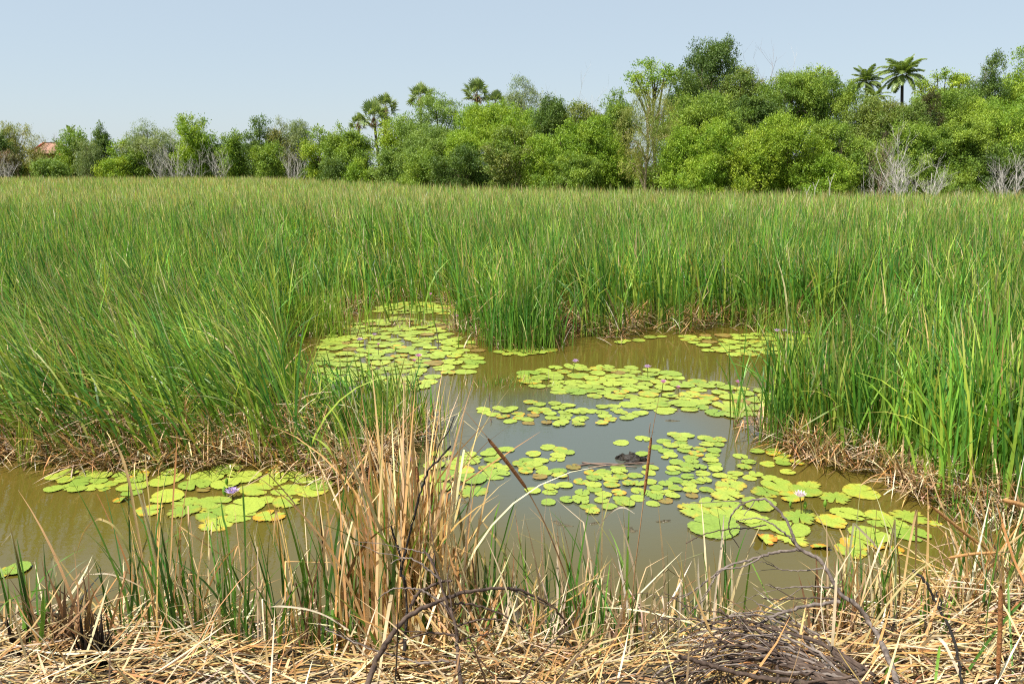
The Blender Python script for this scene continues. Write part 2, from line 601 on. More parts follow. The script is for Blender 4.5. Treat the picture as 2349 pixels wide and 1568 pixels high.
def reed_field(y0, y1, dens, wid, nseg, side=None):
    hw = lambda y: 0.70 * y + 2.5
    area = (y1 - y0) * 2 * hw(y1)
    n = int(area * dens)
    x = RNG.uniform(-hw(y1), hw(y1), n)
    y = RNG.uniform(y0, y1, n)
    keep = np.abs(x) < hw(y)
    keep &= ~in_poly(x, y, POND) | ((y > 17.5) & (RNG.random(n) < 0.16))
    keep &= ~in_poly(x, y, BACKPOOL) | (RNG.random(n) < 0.22)
    keep &= y < treeline(x, y) - 1.0 + 2.0 * noise2(x, y, 9, 2)
    clump = 0.5 + 0.8 * noise2(x, y, 0.55, 8) + 0.5 * noise2(x, y, 2.2, 18)
    keep &= RNG.random(n) < np.clip(0.10 + 0.95 * clump, 0.12, 1)
    edge = in_poly(x, y - 0.45, POND) | in_poly(x + .3, y - .25, POND)
    keep &= ~edge | (RNG.random(n) < 0.8)
    sh = in_poly(x, y, SHORT)
    keep &= ~sh | (RNG.random(n) < 0.75)
    if side is not None:
        keep &= side(x, y)
    x, y, sh = x[keep], y[keep], sh[keep]
    n = len(x)
    hgt = 1.76 + 0.20 * noise2(x, y, 3.2, 1) + 0.14 * noise2(x, y, 0.8, 6) + RNG.normal(0, 0.14, n)
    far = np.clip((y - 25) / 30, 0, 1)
    hgt = np.where(sh, hgt * RNG.uniform(0.42, 0.85, n), hgt)
    tip = in_poly(x, y, TIP)
    hgt = np.where(tip, hgt * RNG.uniform(0.28, 0.58, n), hgt)
    near_r = np.clip((14.5 - y) / 2, 0, 1) * np.clip((x - 1.5) / 0.5, 0, 1) * np.clip(1 - (x / y - 0.50) / 0.12, 0, 1)
    near_l = np.clip((14 - y) / 2, 0, 1) * np.clip(-x / 0.5, 0, 1)
    hgt = hgt * (1 - 0.24 * near_r - 0.08 * near_l)
    hgt = np.maximum(0.4, hgt * (1.06 - 0.12 * RNG.random(n) ** 3))
    left = np.clip((-1.2 - x) / 2.5, 0, 1) * np.clip((19 - y) / 6, 0, 1)
    lean = np.abs(RNG.normal(0.05, 0.09, n)) + left * RNG.uniform(0.04, 0.36, n)
    ldir = np.where(RNG.random(n) < 0.35 + 0.6 * left, PI + RNG.normal(0, 0.5, n), RNG.uniform(0, 2 * PI, n))
    droopy = RNG.random(n) < 0.20 + 0.34 * left + 0.10 * (noise2(x, y, 4.0, 12) > 0.25)
    bend = np.where(droopy, RNG.uniform(0.5, 1.7, n), RNG.uniform(0.0, 0.6, n) ** 1.3)
    face = RNG.uniform(0, PI, n)
    wd = wid * RNG.uniform(0.65, 1.3, n)
    patch = noise2(x, y, 6.0, 21) + 0.6 * noise2(x, y, 1.6, 22)
    c1 = pick(GREENS, n)
    lim = RNG.random(n) < 0.20 + 0.25 * np.clip(patch, 0, 1) + 0.25 * left
    c1[lim] = pick(LIMES, int(lim.sum()))
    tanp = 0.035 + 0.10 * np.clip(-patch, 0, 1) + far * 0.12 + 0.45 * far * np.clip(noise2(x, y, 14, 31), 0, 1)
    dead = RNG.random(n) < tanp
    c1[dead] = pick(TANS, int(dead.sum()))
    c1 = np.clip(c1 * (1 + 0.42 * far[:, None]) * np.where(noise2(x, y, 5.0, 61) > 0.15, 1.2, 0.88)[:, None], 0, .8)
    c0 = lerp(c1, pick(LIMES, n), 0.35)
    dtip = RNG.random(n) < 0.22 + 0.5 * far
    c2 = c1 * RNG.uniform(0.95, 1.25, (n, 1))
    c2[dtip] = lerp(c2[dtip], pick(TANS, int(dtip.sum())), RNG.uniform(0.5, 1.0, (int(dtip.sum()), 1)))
    base = np.stack([x, y, np.full(n, -0.05)], -1)
    kat = RNG.uniform(0.45, 0.8, n)
    kk = np.where(RNG.random(n) < 0.05, RNG.uniform(0.6, 1.9, n), 0.0)
    return blades(base, hgt + 0.05, wd, face, ldir, lean, bend, nseg, c0, c1, c2, kat, kk, wp=3.6)


def litter_edge(pts, per_m, spread, ln, zmax, wid, lift=1.0):
    """fallen dead leaves heaped along a reed bed's foot"""
    pts = np.array(pts)
    seg = np.linalg.norm(np.diff(pts, axis=0), axis=1)
    n = int(seg.sum() * per_m)
    cs = np.concatenate([[0], np.cumsum(seg)])
    s = RNG.uniform(0, cs[-1], n)
    x = np.interp(s, cs, pts[:, 0]) + RNG.normal(0, 1, n) * 0.05
    y = np.interp(s, cs, pts[:, 1]) + RNG.uniform(-0.05, spread, n)
    z = RNG.uniform(0, 1, n) ** 1.4 * zmax * np.clip((y - np.interp(s, cs, pts[:, 1])) / (0.35 * spread) + 0.25, 0, 1) * (0.55 + 0.45 * noise2(x, y, 0.9, 41))
    h = RNG.uniform(ln * 0.5, ln * 1.3, n)
    lean = RNG.uniform(0.45, 1.6, n) * lift
    ldir = np.where(RNG.random(n) < 0.55, -PI / 2 + RNG.normal(0, 0.9, n), RNG.uniform(0, 2 * PI, n))
    face = ldir + PI / 2 + RNG.normal(0, 0.5, n)
    bend = RNG.uniform(-0.1, 0.9, n)
    c1 = pick(PALE + PALE[:4] + BROWNS, n, 0.28) * np.array([1.08, 1.05, 1.0])
    c0, c2 = c1 * 0.75, c1 * 1.05
    base = np.stack([x, y, np.maximum(z, 0.0) + 0.02], -1)
    V, Qd, C = blades(base, h, wid * RNG.uniform(0.5, 1.3, n), face, ldir, lean, bend, 4, c0, c1, c2, RNG.uniform(0.3, 0.8, n), np.where(RNG.random(n) < 0.3, RNG.uniform(-0.9, 0.9, n), 0))
    V[:, 2] = np.maximum(V[:, 2], -0.03)
    return V, Qd, C


leftside = lambda x, y: x < 0.15 + (y - 9) * 0.02
rightside = lambda x, y: ~leftside(x, y)
for nm, parts, lab in (
    ("reeds", [reed_field(6.0, 16.0, 215, 0.028, 7, leftside)], "tall green cattail bed bending left, at the left of the pond"),
    ("reeds", [reed_field(6.0, 16.0, 205, 0.031, 7, rightside)], "upright green cattail bed with brown feet, at the right of the pond"),
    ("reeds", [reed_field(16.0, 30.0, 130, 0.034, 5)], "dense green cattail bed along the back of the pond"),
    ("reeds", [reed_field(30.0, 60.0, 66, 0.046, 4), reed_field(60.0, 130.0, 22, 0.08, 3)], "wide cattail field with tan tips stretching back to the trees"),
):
    V, Qd, C = join(parts)
    tag(mesh_obj(nm, V, Qd, M_REED, cols=C), lab, "reeds", kind="stuff")


def wl(px):
    return [P(a, b)[:2] for a, b in px]


E_LEFT = wl([(-120, 1058), (0, 1052), (60, 1062), (230, 1074), (450, 1074), (560, 1066), (740, 1092), (800, 1116), (850, 1092), (890, 1045), (985, 1005)])
E_RIGHT = wl([(1740, 1003), (1800, 1022), (1890, 1077), (2000, 1082), (2090, 1112), (2120, 1156), (2200, 1168), (2349, 1212), (2450, 1235)])
E_MID = wl([(1062, 765), (1130, 790), (1220, 797), (1270, 786), (1300, 738), (1330, 776), (1420, 779), (1480, 757), (1560, 767), (1640, 748), (1740, 757), (1900, 767), (2100, 767)])
E_CH = wl([(650, 790), (700, 768), (770, 742), (810, 712), (870, 694), (960, 690), (1020, 700), (1062, 722)])
E_BACK = wl([(640, 588), (720, 572), (830, 588), (900, 598), (1000, 618)])
for parts, lab in (
    ([litter_edge(E_LEFT[:7], 420, 1.1, 0.6, 0.85, 0.016), litter_edge(E_LEFT[6:], 260, 0.6, 0.5, 0.4, 0.015), litter_edge(E_LEFT, 90, 0.5, 0.6, 0.2, 0.018, 1.0)], "tangle of pale dead stems under the left cattail bed"),
    ([litter_edge(E_RIGHT, 220, 0.5, 0.5, 0.45, 0.016), litter_edge(E_RIGHT, 90, 0.4, 0.6, 0.2, 0.018)], "heap of dead stems under the right cattail bed"),
    ([litter_edge(E_MID, 130, 1.3, 0.8, 0.6, 0.02), litter_edge(E_CH, 60, 1.0, 0.6, 0.35, 0.02), litter_edge(E_BACK, 40, 1.6, 0.8, 0.5, 0.03)], "brown dead stems at the foot of the back cattail bed"),
):
    V, Qd, C = join(parts)
    tag(mesh_obj("dead_reed_litter", V, Qd, M_DRY, cols=C), lab, "dead reeds", kind="stuff")

# ------------------------------------------------------------------ mat of fallen reeds on the near bank
def near_mat(n):
    x = RNG.uniform(-4.6, 5.0, n)
    y = RNG.uniform(3.4, 6.4, n)
    b, shore = bank_z(x, y)
    keep = (y < shore + 0.05 + 0.1 * noise2(x, y, 0.5, 9))
    x, y = x[keep], y[keep]
    n = len(x)
    dep = RNG.random(n) ** 1.2
    z = mat_top(x, y) - dep * 0.26
    h = RNG.uniform(0.25, 0.95, n)
    lean = PI / 2 + RNG.normal(0.03, 0.12, n)
    up = RNG.random(n) < 0.035 + 0.2 * np.exp(-((x + 0.1) / 0.6) ** 2)
    lean[up] = RNG.uniform(0.35, 1.2, int(up.sum()))
    ldir = np.where(RNG.random(n) < 0.62, np.where(RNG.random(n) < 0.5, 0.15, PI + 0.2) + RNG.normal(0, 0.45, n), RNG.uniform(0, 2 * PI, n))
    face = ldir + PI / 2 + RNG.normal(0, 0.25, n)
    bend = RNG.normal(0.15, 0.4, n)
    c1 = pick(PALE + TANS + [(0.70, 0.58, 0.38), (0.62, 0.45, 0.22), (0.52, 0.30, 0.11), (0.30, 0.17, 0.07), (0.13, 0.08, 0.04), (0.05, 0.035, 0.02)], n, 0.22)
    return blades(np.stack([x, y, z], -1), h, RNG.uniform(0.008, 0.022, n) * (0.7 + 0.3 * np.clip(y - 3.6, 0, 1)), face, ldir, lean, bend, 5, c1 * 0.9, c1, c1 * 1.05,
                  RNG.uniform(0.2, 0.8, n), np.where(RNG.random(n) < 0.45, RNG.normal(0, 0.55, n), 0), wp=5)


V, Qd, C = near_mat(9500)
tag(mesh_obj("fallen_reed_litter", V, Qd, M_DRY, cols=C), "mat of straw coloured fallen reed leaves covering the near bank", "dead reeds", kind="stuff")

# ------------------------------------------------------------------ single clumps of reed
def clump(name, label, px, py, ngreen, ndry, hg, hd, spread, lean_g=0.12, lean_d=0.2, wid=0.018, group=None, z=None, dirbias=None,
          greens=GREENS, drys=TANS + PALE, kinkp=0.35, yscale=0.6, nseg=9):
    p = P(px, py, 0.05)
    if z is None:
        z = 0.0
    root = empty(name, (p[0], p[1], z), label, "reeds", group)

    def make(nm, n, hr, lean_s, cols, mat, dry):
        if n <= 0:
            return
        base = np.stack([RNG.normal(0, spread, n), RNG.normal(0, spread * yscale, n), np.full(n, -0.04)], -1)
        h = RNG.uniform(hr[0], hr[1], n)
        ld = RNG.uniform(0, 2 * PI, n) if dirbias is None else dirbias + RNG.normal(0, 0.9, n)
        ln = np.abs(RNG.normal(0, lean_s, n))
        bd = np.where(RNG.random(n) < 0.25, RNG.uniform(0.4, 1.3, n), RNG.uniform(0, 0.25, n))
        c1 = pick(cols, n)
        if dry:
            c0, c2 = c1 * 0.9, c1 * 1.08
            kk = np.where(RNG.random(n) < kinkp, RNG.uniform(0.8, 2.7, n), 0)
        else:
            c0 = lerp(c1, pick(LIMES, n), 0.4)
            c2 = c1.copy()
            dt = RNG.random(n) < 0.4
            c2[dt] = pick(TANS, int(dt.sum()))
            kk = np.where(RNG.random(n) < 0.12, RNG.uniform(0.8, 2.3, n), 0)
        v, q, c = blades(base, h, wid * RNG.uniform(0.55, 1.25, n), RNG.uniform(-0.9, 0.9, n), ld, ln, bd, nseg, c0, c1, c2, RNG.uniform(0.5, 0.92, n), kk, wp=3.0)
        mesh_obj(nm, v, q, mat, root, c)

    make("green_leaves", ngreen, hg, lean_g, greens, M_REED, False)
    make("dry_leaves", ndry, hd, lean_d, drys, M_DRY, True)
    return root


ORANGE = [(0.60, 0.39, 0.16), (0.66, 0.46, 0.22), (0.52, 0.30, 0.11), (0.72, 0.57, 0.33)]
WHITE = [(0.68, 0.58, 0.42), (0.60, 0.48, 0.30), (0.52, 0.38, 0.2)]
STUB = [(0.20, 0.12, 0.06), (0.30, 0.18, 0.085), (0.13, 0.08, 0.045)]
BLACK = [(0.010, 0.009, 0.008), (0.03, 0.02, 0.015), (0.02, 0.014, 0.01)]
NG = [(0.075, 0.18, 0.035), (0.10, 0.23, 0.035), (0.16, 0.31, 0.045), (0.06, 0.15, 0.035)]
GF = "reed tufts rooted in the near bank"
FG = [
    # label, px, py, ngreen, ndry, hg, hd, spread, lean_g, lean_d, wid, dry colours
    ("two thin green reed leaves and a bent white one standing at the far left edge", 40, 1500, 4, 3, (0.6, 1.15), (0.5, 1.0), 0.06, .10, .2, .018, WHITE),
    ("stout bright green reed leaf tuft near the bottom left corner", 100, 1545, 5, 4, (0.45, 0.95), (0.3, 0.8), 0.05, .10, .25, .024, TANS),
    ("brown snapped reed stubble tuft with two green leaves, left bank", 165, 1575, 4, 40, (0.5, 1.05), (0.35, 0.80), 0.13, .1, .2, .026, STUB),
    ("charred black reed stubble rising from straw at lower left", 236, 1620, 0, 46, (0.4, 0.6), (0.2, 0.46), 0.055, .1, .10, .022, BLACK),
    ("small charred black reed stubble beside green leaves at the left edge", 68, 1590, 0, 14, (0.4, 0.6), (0.2, 0.42), 0.04, .1, .12, .02, BLACK),
    ("tall mixed reed tuft with long tan leaves overlapping the near left lily pads", 370, 1510, 34, 26, (0.6, 1.5), (0.7, 1.75), 0.17, .11, .16, .019, ORANGE),
    ("green reed tuft with white folded leaf tips, left of centre", 500, 1510, 32, 24, (0.5, 1.25), (0.5, 1.15), 0.20, .12, .2, .018, WHITE + TANS),
    ("loose tuft of bleached reed leaves between two green tufts", 610, 1500, 9, 14, (0.5, 1.2), (0.6, 1.35), 0.16, .12, .2, .016, WHITE),
    ("slim reed tuft with long brown and green leaves just left of the big dry clump", 740, 1480, 30, 20, (0.6, 1.45), (0.7, 1.5), 0.15, .13, .16, .018, ORANGE + STUB),
    ("big clump of tall orange dry reeds with green leaves at picture centre", 935, 1500, 85, 190, (0.8, 1.75), (0.9, 2.3), 0.22, .12, .09, .024, ORANGE),
    ("heap of snapped tan reeds leaning in all directions under arching branches", 1060, 1545, 16, 110, (0.4, 0.9), (0.3, 0.85), 0.30, .2, .50, .023, TANS + PALE),
    ("sparse green reed tuft right of the big dry clump", 1140, 1480, 26, 10, (0.5, 1.2), (0.5, 1.1), 0.16, .14, .2, .016, TANS),
    ("green and white reed tuft around the leaning cattail stalk", 1330, 1500, 40, 46, (0.5, 1.25), (0.5, 1.35), 0.24, .15, .2, .018, WHITE),
    ("straw coloured tuft of broken reeds at bottom centre", 1225, 1560, 14, 50, (0.3, 0.8), (0.3, 0.7), 0.24, .2, .35, .019, PALE),
    ("white dry reed tuft by the upright cattail", 1440, 1545, 6, 40, (0.4, 0.9), (0.3, 1.0), 0.14, .12, .25, .018, WHITE),
    ("three white stub leaves rising beside green leaves left of the brush heap", 1600, 1480, 7, 9, (0.5, 1.0), (0.5, 1.0), 0.11, .12, .12, .018, WHITE + TANS),
    ("upright pair of green leaves with a bleached blade before the right lily pads", 1660, 1480, 7, 7, (0.6, 1.25), (0.6, 1.2), 0.07, .07, .10, .017, WHITE),
    ("brown dead reed bundle standing behind the brush heap", 1915, 1500, 3, 40, (0.6, 1.0), (0.4, 1.05), 0.09, .1, .14, .022, STUB + ORANGE),
    ("tuft of folded pale reed leaves in front of the right lily pads", 1960, 1480, 10, 22, (0.5, 1.3), (0.6, 1.25), 0.17, .1, .22, .017, WHITE + TANS),
    ("narrow reed tuft with hairpin folded tan leaves at the right", 2050, 1480, 9, 14, (0.5, 1.3), (0.7, 1.35), 0.14, .1, .14, .017, TANS),
    ("small green shoots rising from straw on the right bank", 2130, 1520, 9, 8, (0.3, 0.8), (0.3, 0.7), 0.15, .12, .3, .018, TANS),
    ("tangled dry reed tuft by the bottom right cattail", 2265, 1490, 16, 55, (0.6, 1.35), (0.5, 1.2), 0.20, .16, .32, .019, WHITE + TANS),
    ("leaning tan reeds crowding the right frame edge", 2340, 1440, 12, 60, (0.6, 1.3), (0.6, 1.5), 0.22, .2, .35, .018, PALE + ORANGE),
]
for (lab, px, py, ng, nd, hg, hd, sp, lg, ld, wd, dc) in FG:
    pp = P(px, py, 0.1)
    zz = float(np.maximum(bank_z(pp[0], pp[1])[0], -0.2))
    clump("reed_tuft", lab, px, py, ng, nd, hg, hd, sp, lg, ld, wd, GF, zz, greens=NG, drys=dc,
          kinkp=0.05 if dc is BLACK else 0.33)

CL = "reed clumps standing in the pond"
for (lab, px, py, ng, nd, hg, hd, sp, wd, db) in [
    ("dense tall reed clump jutting into the middle of the pond", 1195, 790, 420, 60, (0.9, 1.85), (0.3, 1.2), 0.42, .020, None),
    ("slim reed clump standing alone at the front of the middle bed by an inlet", 1085, 752, 90, 20, (0.7, 1.5), (0.3, 0.8), 0.22, .020, None),
    ("single thin reed clump rising from water left of the right bed", 1690, 968, 9, 14, (1.0, 1.85), (0.1, 0.35), 0.05, .018, None),
    ("bright yellow green grass tuft at the foot of the back bed", 1800, 760, 170, 20, (0.3, 1.0), (0.2, 0.6), 0.40, .013, None),
    ("fresh green sedge tuft with arching leaves right of the left bed", 905, 1000, 230, 50, (0.3, 0.95), (0.3, 0.8), 0.30, .012, None),
    ("yellow green sedge tuft drooping over the water at far left", 55, 1060, 26, 4, (0.4, 0.95), (0.3, 0.6), 0.05, .012, 0.2),
    ("bright sedge clump where the channel narrows at the left", 735, 760, 320, 50, (0.5, 1.3), (0.3, 0.7), 0.42, .016, None),
    ("small green reed shoots on the mud spit under the right bed", 2205, 1185, 22, 30, (0.2, 0.6), (0.15, 0.4), 0.12, .013, None),
    ("low brown floating tussock among lily pads left of the middle clump", 930, 742, 14, 70, (0.2, 0.5), (0.15, 0.45), 0.30, .016, None),
    ("sparse upright reed clump left of the right bed", 1785, 1010, 70, 18, (0.8, 1.75), (0.2, 0.8), 0.16, .017, None),
    ("thin drowned reed clump of short bleached stems before the middle clump", 1150, 876, 130, 60, (0.08, 0.26), (0.08, 0.26), 0.38, .008, None),
    ("brown reed stump clump beside a pink flower in the channel", 1050, 752, 5, 60, (0.3, 0.6), (0.15, 0.5), 0.10, .018, None),
]:
    clump("reed_clump", lab, px, py, ng, nd, hg, hd, sp, .09, .45, wd, CL, 0.0, dirbias=db,
          greens=(LIMES + [(0.12, 0.25, 0.03)]) if ("sedge" in lab or "grass" in lab) else GREENS, drys=BROWNS + PALE, nseg=8, kinkp=0.2)

# ------------------------------------------------------------------ cattails with brown spikes
def cattail(label, y, pts_spike, pts_tip, pts_stalk, r, mat=M_SPIKE, ytop=None):
    ytop = y if ytop is None else ytop
    allp = pts_tip[::-1] if pts_tip else []
    ys = lambda k, n, a, b: a + (b - a) * k / max(1, n - 1)
    sp = catmull([PD(a, b, ys(k, len(pts_spike), ytop, lerp(ytop, y, 0.4))) for k, (a, b) in enumerate(pts_spike)], 8)
    st = catmull([PD(a, b, ys(k, len(pts_stalk), lerp(ytop, y, 0.4), y)) for k, (a, b) in enumerate(pts_stalk)], 8)
    root = empty("cattail", tuple(st[-1]), label, "cattail", "cattails with brown spikes over the near bank")
    off = st[-1]
    n = len(sp)
    rr = r * (1 - 0.35 * np.abs(np.linspace(-1, 1, n)) ** 6) * (1 + 0.03 * RNG.standard_normal(n))
    rr[0] *= 0.55
    rr[-1] *= 0.6
    Tubes().add(sp - off, rr, 12).build("spike", mat, root)
    Tubes().add(st - off, np.linspace(r * 0.32, r * 0.48, len(st)), 7).build("stalk", M_STALK, root)
    if pts_tip:
        tp = catmull([PD(a, b, ytop) for a, b in pts_tip], 6)
        Tubes().add(tp - off, np.linspace(r * 0.10, r * 0.24, len(tp)), 6).build("tip", M_STALK, root)


cattail("brown cattail spike leaning left across open water", 5.2, [(1119, 1005), (1165, 1062), (1208, 1120)], [(1046, 917), (1082, 960), (1118, 1003)],
        [(1208, 1120), (1245, 1190), (1279, 1270), (1305, 1345), (1345, 1500)], 0.0125, ytop=4.9)
cattail("upright dark brown cattail spike above the middle lily pads", 5.2, [(1494, 1002), (1486, 1068), (1478, 1133)], [(1512, 910), (1503, 955), (1495, 1000)],
        [(1478, 1133), (1466, 1230), (1455, 1320), (1446, 1440), (1440, 1540)], 0.0100, ytop=5.0)
cattail("brown cattail spike slanting down to the right beside the right mud spit", 5.6, [(2137, 1160), (2195, 1207), (2254, 1253)], [(2085, 1117), (2112, 1140), (2136, 1159)],
        [(2254, 1253), (2290, 1285), (2320, 1330), (2345, 1420)], 0.0125, M_SPIKETAN, ytop=5.4)
cattail("tan cattail spike lying almost level at the right", 5.3, [(2174, 1279), (2228, 1270), (2288, 1266)], [(2094, 1296), (2130, 1288), (2173, 1280)],
        [(2288, 1266), (2330, 1267), (2380, 1285), (2420, 1400)], 0.0105, M_SPIKETAN)
cattail("tan cattail spike cut off by the right frame edge", 5.2, [(2299, 1146), (2330, 1153), (2362, 1163)], None,
        [(2362, 1163), (2390, 1180), (2420, 1250), (2440, 1400)], 0.015, M_SPIKETAN)
cattail("thick upright cattail spike in the bottom right corner", 3.9, [(2296, 1342), (2294, 1440), (2289, 1552)], [(2297, 1300), (2297, 1320), (2296, 1341)],
        [(2289, 1552), (2288, 1600), (2287, 1680)], 0.0122, M_SPIKE)
cattail("short brown cattail spike hidden among the tall orange reeds", 5.0, [(955, 1069), (957, 1088), (958, 1106)], None,
        [(958, 1106), (962, 1200), (965, 1320), (968, 1480)], 0.012, M_SPIKE)
cattail("bent broken cattail spike poking from the straw at bottom centre", 4.5, [(1121, 1448), (1108, 1458), (1096, 1470)], [(1126, 1442), (1124, 1445), (1121, 1448)],
        [(1096, 1470), (1093, 1520), (1089, 1600)], 0.0135, M_SPIKE)

# ------------------------------------------------------------------ fallen branches
def mat_hit(px, py):
    """distance at which a sight line meets the mat of fallen reeds"""
    d = ray(px, py)
    ys = np.linspace(2.6, 7.0, 120)
    z = CAM_H + d[2] * ys / d[1]
    hit = np.nonzero(z < mat_top(d[0] * ys / d[1], ys) + .03)[0]
    return ys[hit[0]] if len(hit) else 9.0


def branch(label, y0, y1, pts, r0, r1, mat=M_BRANCH, forks=0, n=9, jitter=0.0028):
    """pts run from the thick end to the tip; depth runs from y0 to y1"""
    m = len(pts)
    w = catmull([PD(a, b, min(y0 + (y1 - y0) * k / (m - 1), mat_hit(a, b) - 0.10)) for k, (a, b) in enumerate(pts)], n)
    w[1:-1] += RNG.normal(0, jitter, (len(w) - 2, 3))
    o = w[0].copy()
    w -= o
    t = np.linspace(0, 1, len(w))
    rad = lerp(r0, r1, t) * (1 + 0.10 * RNG.standard_normal(len(w)))
    tb = Tubes().add(w, rad, 8)
    for k in range(forks):
        i = int(RNG.uniform(0.25, 0.85) * len(w))
        d = w[min(i + 2, len(w) - 1)] - w[i - 1]
        d /= np.linalg.norm(d) + 1e-9
        s = np.cross(d, [0, 1, 0]) * RNG.choice([-1, 1]) * RNG.uniform(0.4, 0.9) + np.array([0, RNG.normal(0, 0.3), 0])
        L = RNG.uniform(0.12, 0.38)
        q = [w[i]]
        for _ in range(4):
            q.append(q[-1] + (d + s * 0.8 + RNG.normal(0, 0.14, 3)) * L / 4)
        tb.add(catmull(q, 3), np.linspace(rad[i] * 0.6, r1 * 0.6, 13), 6)
    ob = tb.build("fallen_branch", mat, None, tuple(o))
    tag(ob, label, "branch", "fallen branches on the near bank")


def R12(l):
    return [(1491 + a * .36524, 1147 + b * .36524) for a, b in l]


def R11(l):
    return [(745.5 + a * .3418, 1147 + b * .3418) for a, b in l]


branch("dark main stem arching from the right brush heap and curling over in a hoop", 4.6, 5.2, R12([(1570, 1200), (1480, 950), (1390, 780), (1290, 650), (1200, 590), (1110, 440), (1060, 370), (940, 300), (900, 220), (850, 120), (760, 20), (690, -8), (600, 12), (520, 80), (495, 150), (510, 220), (560, 295)]), .017, .003, M_GREYBRANCH, 2, 6)
branch("grey bough reaching left from the arched stem and forking down over open water", 5.0, 4.9, R12([(950, 312), (800, 325), (650, 365), (500, 410), (400, 470), (300, 550), (205, 610)]), .011, .004, M_GREYBRANCH, 2)
branch("thin grey fork running below the left reaching bough", 4.95, 4.85, R12([(715, 345), (600, 410), (430, 445), (400, 500), (345, 610), (245, 710)]), .006, .003, M_GREYBRANCH, 1)
branch("curved grey twig rising left from the arch top over the lily pads", 5.05, 5.2, R12([(930, 290), (850, 210), (770, 150), (690, 115), (600, 115), (540, 130)]), .008, .002, M_GREYBRANCH, 1)
branch("long thin twig drooping left across the lowest right lily pads", 5.15, 5.1, R12([(730, 155), (600, 175), (460, 185), (330, 215), (225, 270)]), .005, .0035, M_BRANCH, 0)
branch("short twig forking left from the arch below the lily pads", 5.0, 5.0, R12([(1085, 425), (960, 440), (830, 435), (760, 405), (690, 380)]), .006, .002, M_GREYBRANCH, 2)
branch("level grey twig, upper one of two pointing left out of the brown bundle", 4.9, 4.9, R12([(1200, 555), (1050, 540), (900, 545), (800, 550), (725, 530)]), .007, .003, M_GREYBRANCH, 2)
branch("level dark twig, lower one of two pointing left out of the brown bundle", 4.85, 4.85, R12([(1190, 620), (1000, 610), (850, 622), (700, 615)]), .007, .004, M_BRANCH, 1)
branch("long brown bough sweeping down left across the brush heap to the bottom edge", 4.75, 4.45, R12([(1190, 635), (1000, 660), (880, 690), (760, 730), (650, 800), (520, 860), (380, 910), (230, 980), (100, 1050), (0, 1120)]), .012, .007, M_GREYBRANCH, 3)
branch("dark bow shaped stick standing alone on the right bank", 4.7, 5.0, R12([(1965, 1180), (1930, 960), (1880, 800), (1800, 650), (1730, 510), (1650, 440)]), .008, .009, M_CHARRED, 1)
branch("thin twig running out left of the brush heap over open water", 4.6, 4.75, R12([(500, 770), (380, 765), (300, 750), (170, 742), (70, 745), (0, 790)]), .006, .003, M_BRANCH, 2)
branch("bent twig climbing left from the brush heap with a tiny hook", 4.6, 4.75, R12([(520, 850), (380, 790), (270, 720), (190, 640), (90, 577)]), .006, .0025, M_BRANCH, 1)
branch("low bough crossing the whole foot of the brush heap", 4.25, 4.25, R12([(1330, 1130), (1000, 1050), (700, 1000), (450, 1005), (250, 1090), (60, 1150)]), .013, .007, M_BRANCH, 3)
branch("knotted thick bough at the bottom of the brush heap", 4.05, 4.1, R12([(180, 975), (330, 1020), (500, 1070), (700, 1110), (900, 1135), (1150, 1150), (1400, 1155)]), .012, .017, M_BRANCH, 2)
branch("dark stick rising steeply through the brush heap", 4.2, 4.6, R12([(810, 1170), (800, 1050), (770, 900), (690, 830), (560, 770), (430, 680)]), .010, .005, M_BRANCH, 2)
# the rest of the brush heap: thin arching boughs from the right foot over to the left
HEAP = ["reddish", "dull black", "grey brown", "rust brown", "ash grey", "dark umber"]
PLACE = ["highest arc", "second arc from the top", "third arc from the top", "middle arc", "arc just under the middle one", "lower arc", "lowest but one arc", "lowest arc"]
for k in range(26):
    f = k / 25
    top = 700 + 330 * f + RNG.normal(0, 14)
    xr, xl = RNG.uniform(1080, 1420), RNG.uniform(20, 420)
    cx = RNG.uniform(480, 800)
    yb = min(1160, top + RNG.uniform(230, 420))
    pts = R12([(xr, yb), (lerp(xr, cx, .35), lerp(yb, top, .55)), (lerp(xr, cx, .72), top + 45), (cx, top + RNG.normal(0, 8)), (lerp(cx, xl, .5), top + RNG.uniform(25, 60)), (xl, top + RNG.uniform(90, 230))])
    yy = 4.75 - 0.62 * f + RNG.normal(0, .03)
    branch(f"{'smooth' if k % 2 else 'twiggy'} {HEAP[k % 6]} bough in right brush heap, {PLACE[min(7, int(f * 8))]}", yy - .08, yy, pts,
           RNG.uniform(.006, .0115), RNG.uniform(.002, .004), M_BRANCH if k % 3 else M_GREYBRANCH, 0 if k % 2 else 3, 7, .004)
branch("tall crooked black stick standing in the orange reed clump", 4.9, 5.0, [(926, 1500), (933, 1400), (928, 1330), (920, 1310), (933, 1253), (953, 1178), (963, 1133), (981, 1082), (1008, 1051), (1034, 1022)], .011, .006, M_CHARRED, 1, 6)
branch("short black prong left of the tall crooked black stick", 4.85, 4.85, R11([(510, 480), (508, 410), (490, 320), (462, 240), (445, 175)]), .009, .006, M_CHARRED, 0)
branch("straight brown branch slanting through the straw at bottom centre", 4.2, 4.7, R11([(915, 1300), (890, 1000), (870, 820), (820, 700), (770, 540), (720, 420), (655, 320)]), .013, .005, M_BRANCH, 3)
branch("thick dark bough arching over the centre straw heap to the right", 4.2, 4.8, R11([(270, 1280), (330, 1100), (400, 980), (480, 860), (560, 780), (640, 730), (740, 690), (850, 640), (1000, 605), (1170, 590), (1300, 600), (1440, 660), (1550, 730), (1620, 840)]), .019, .006, M_BRANCH, 1, 6)
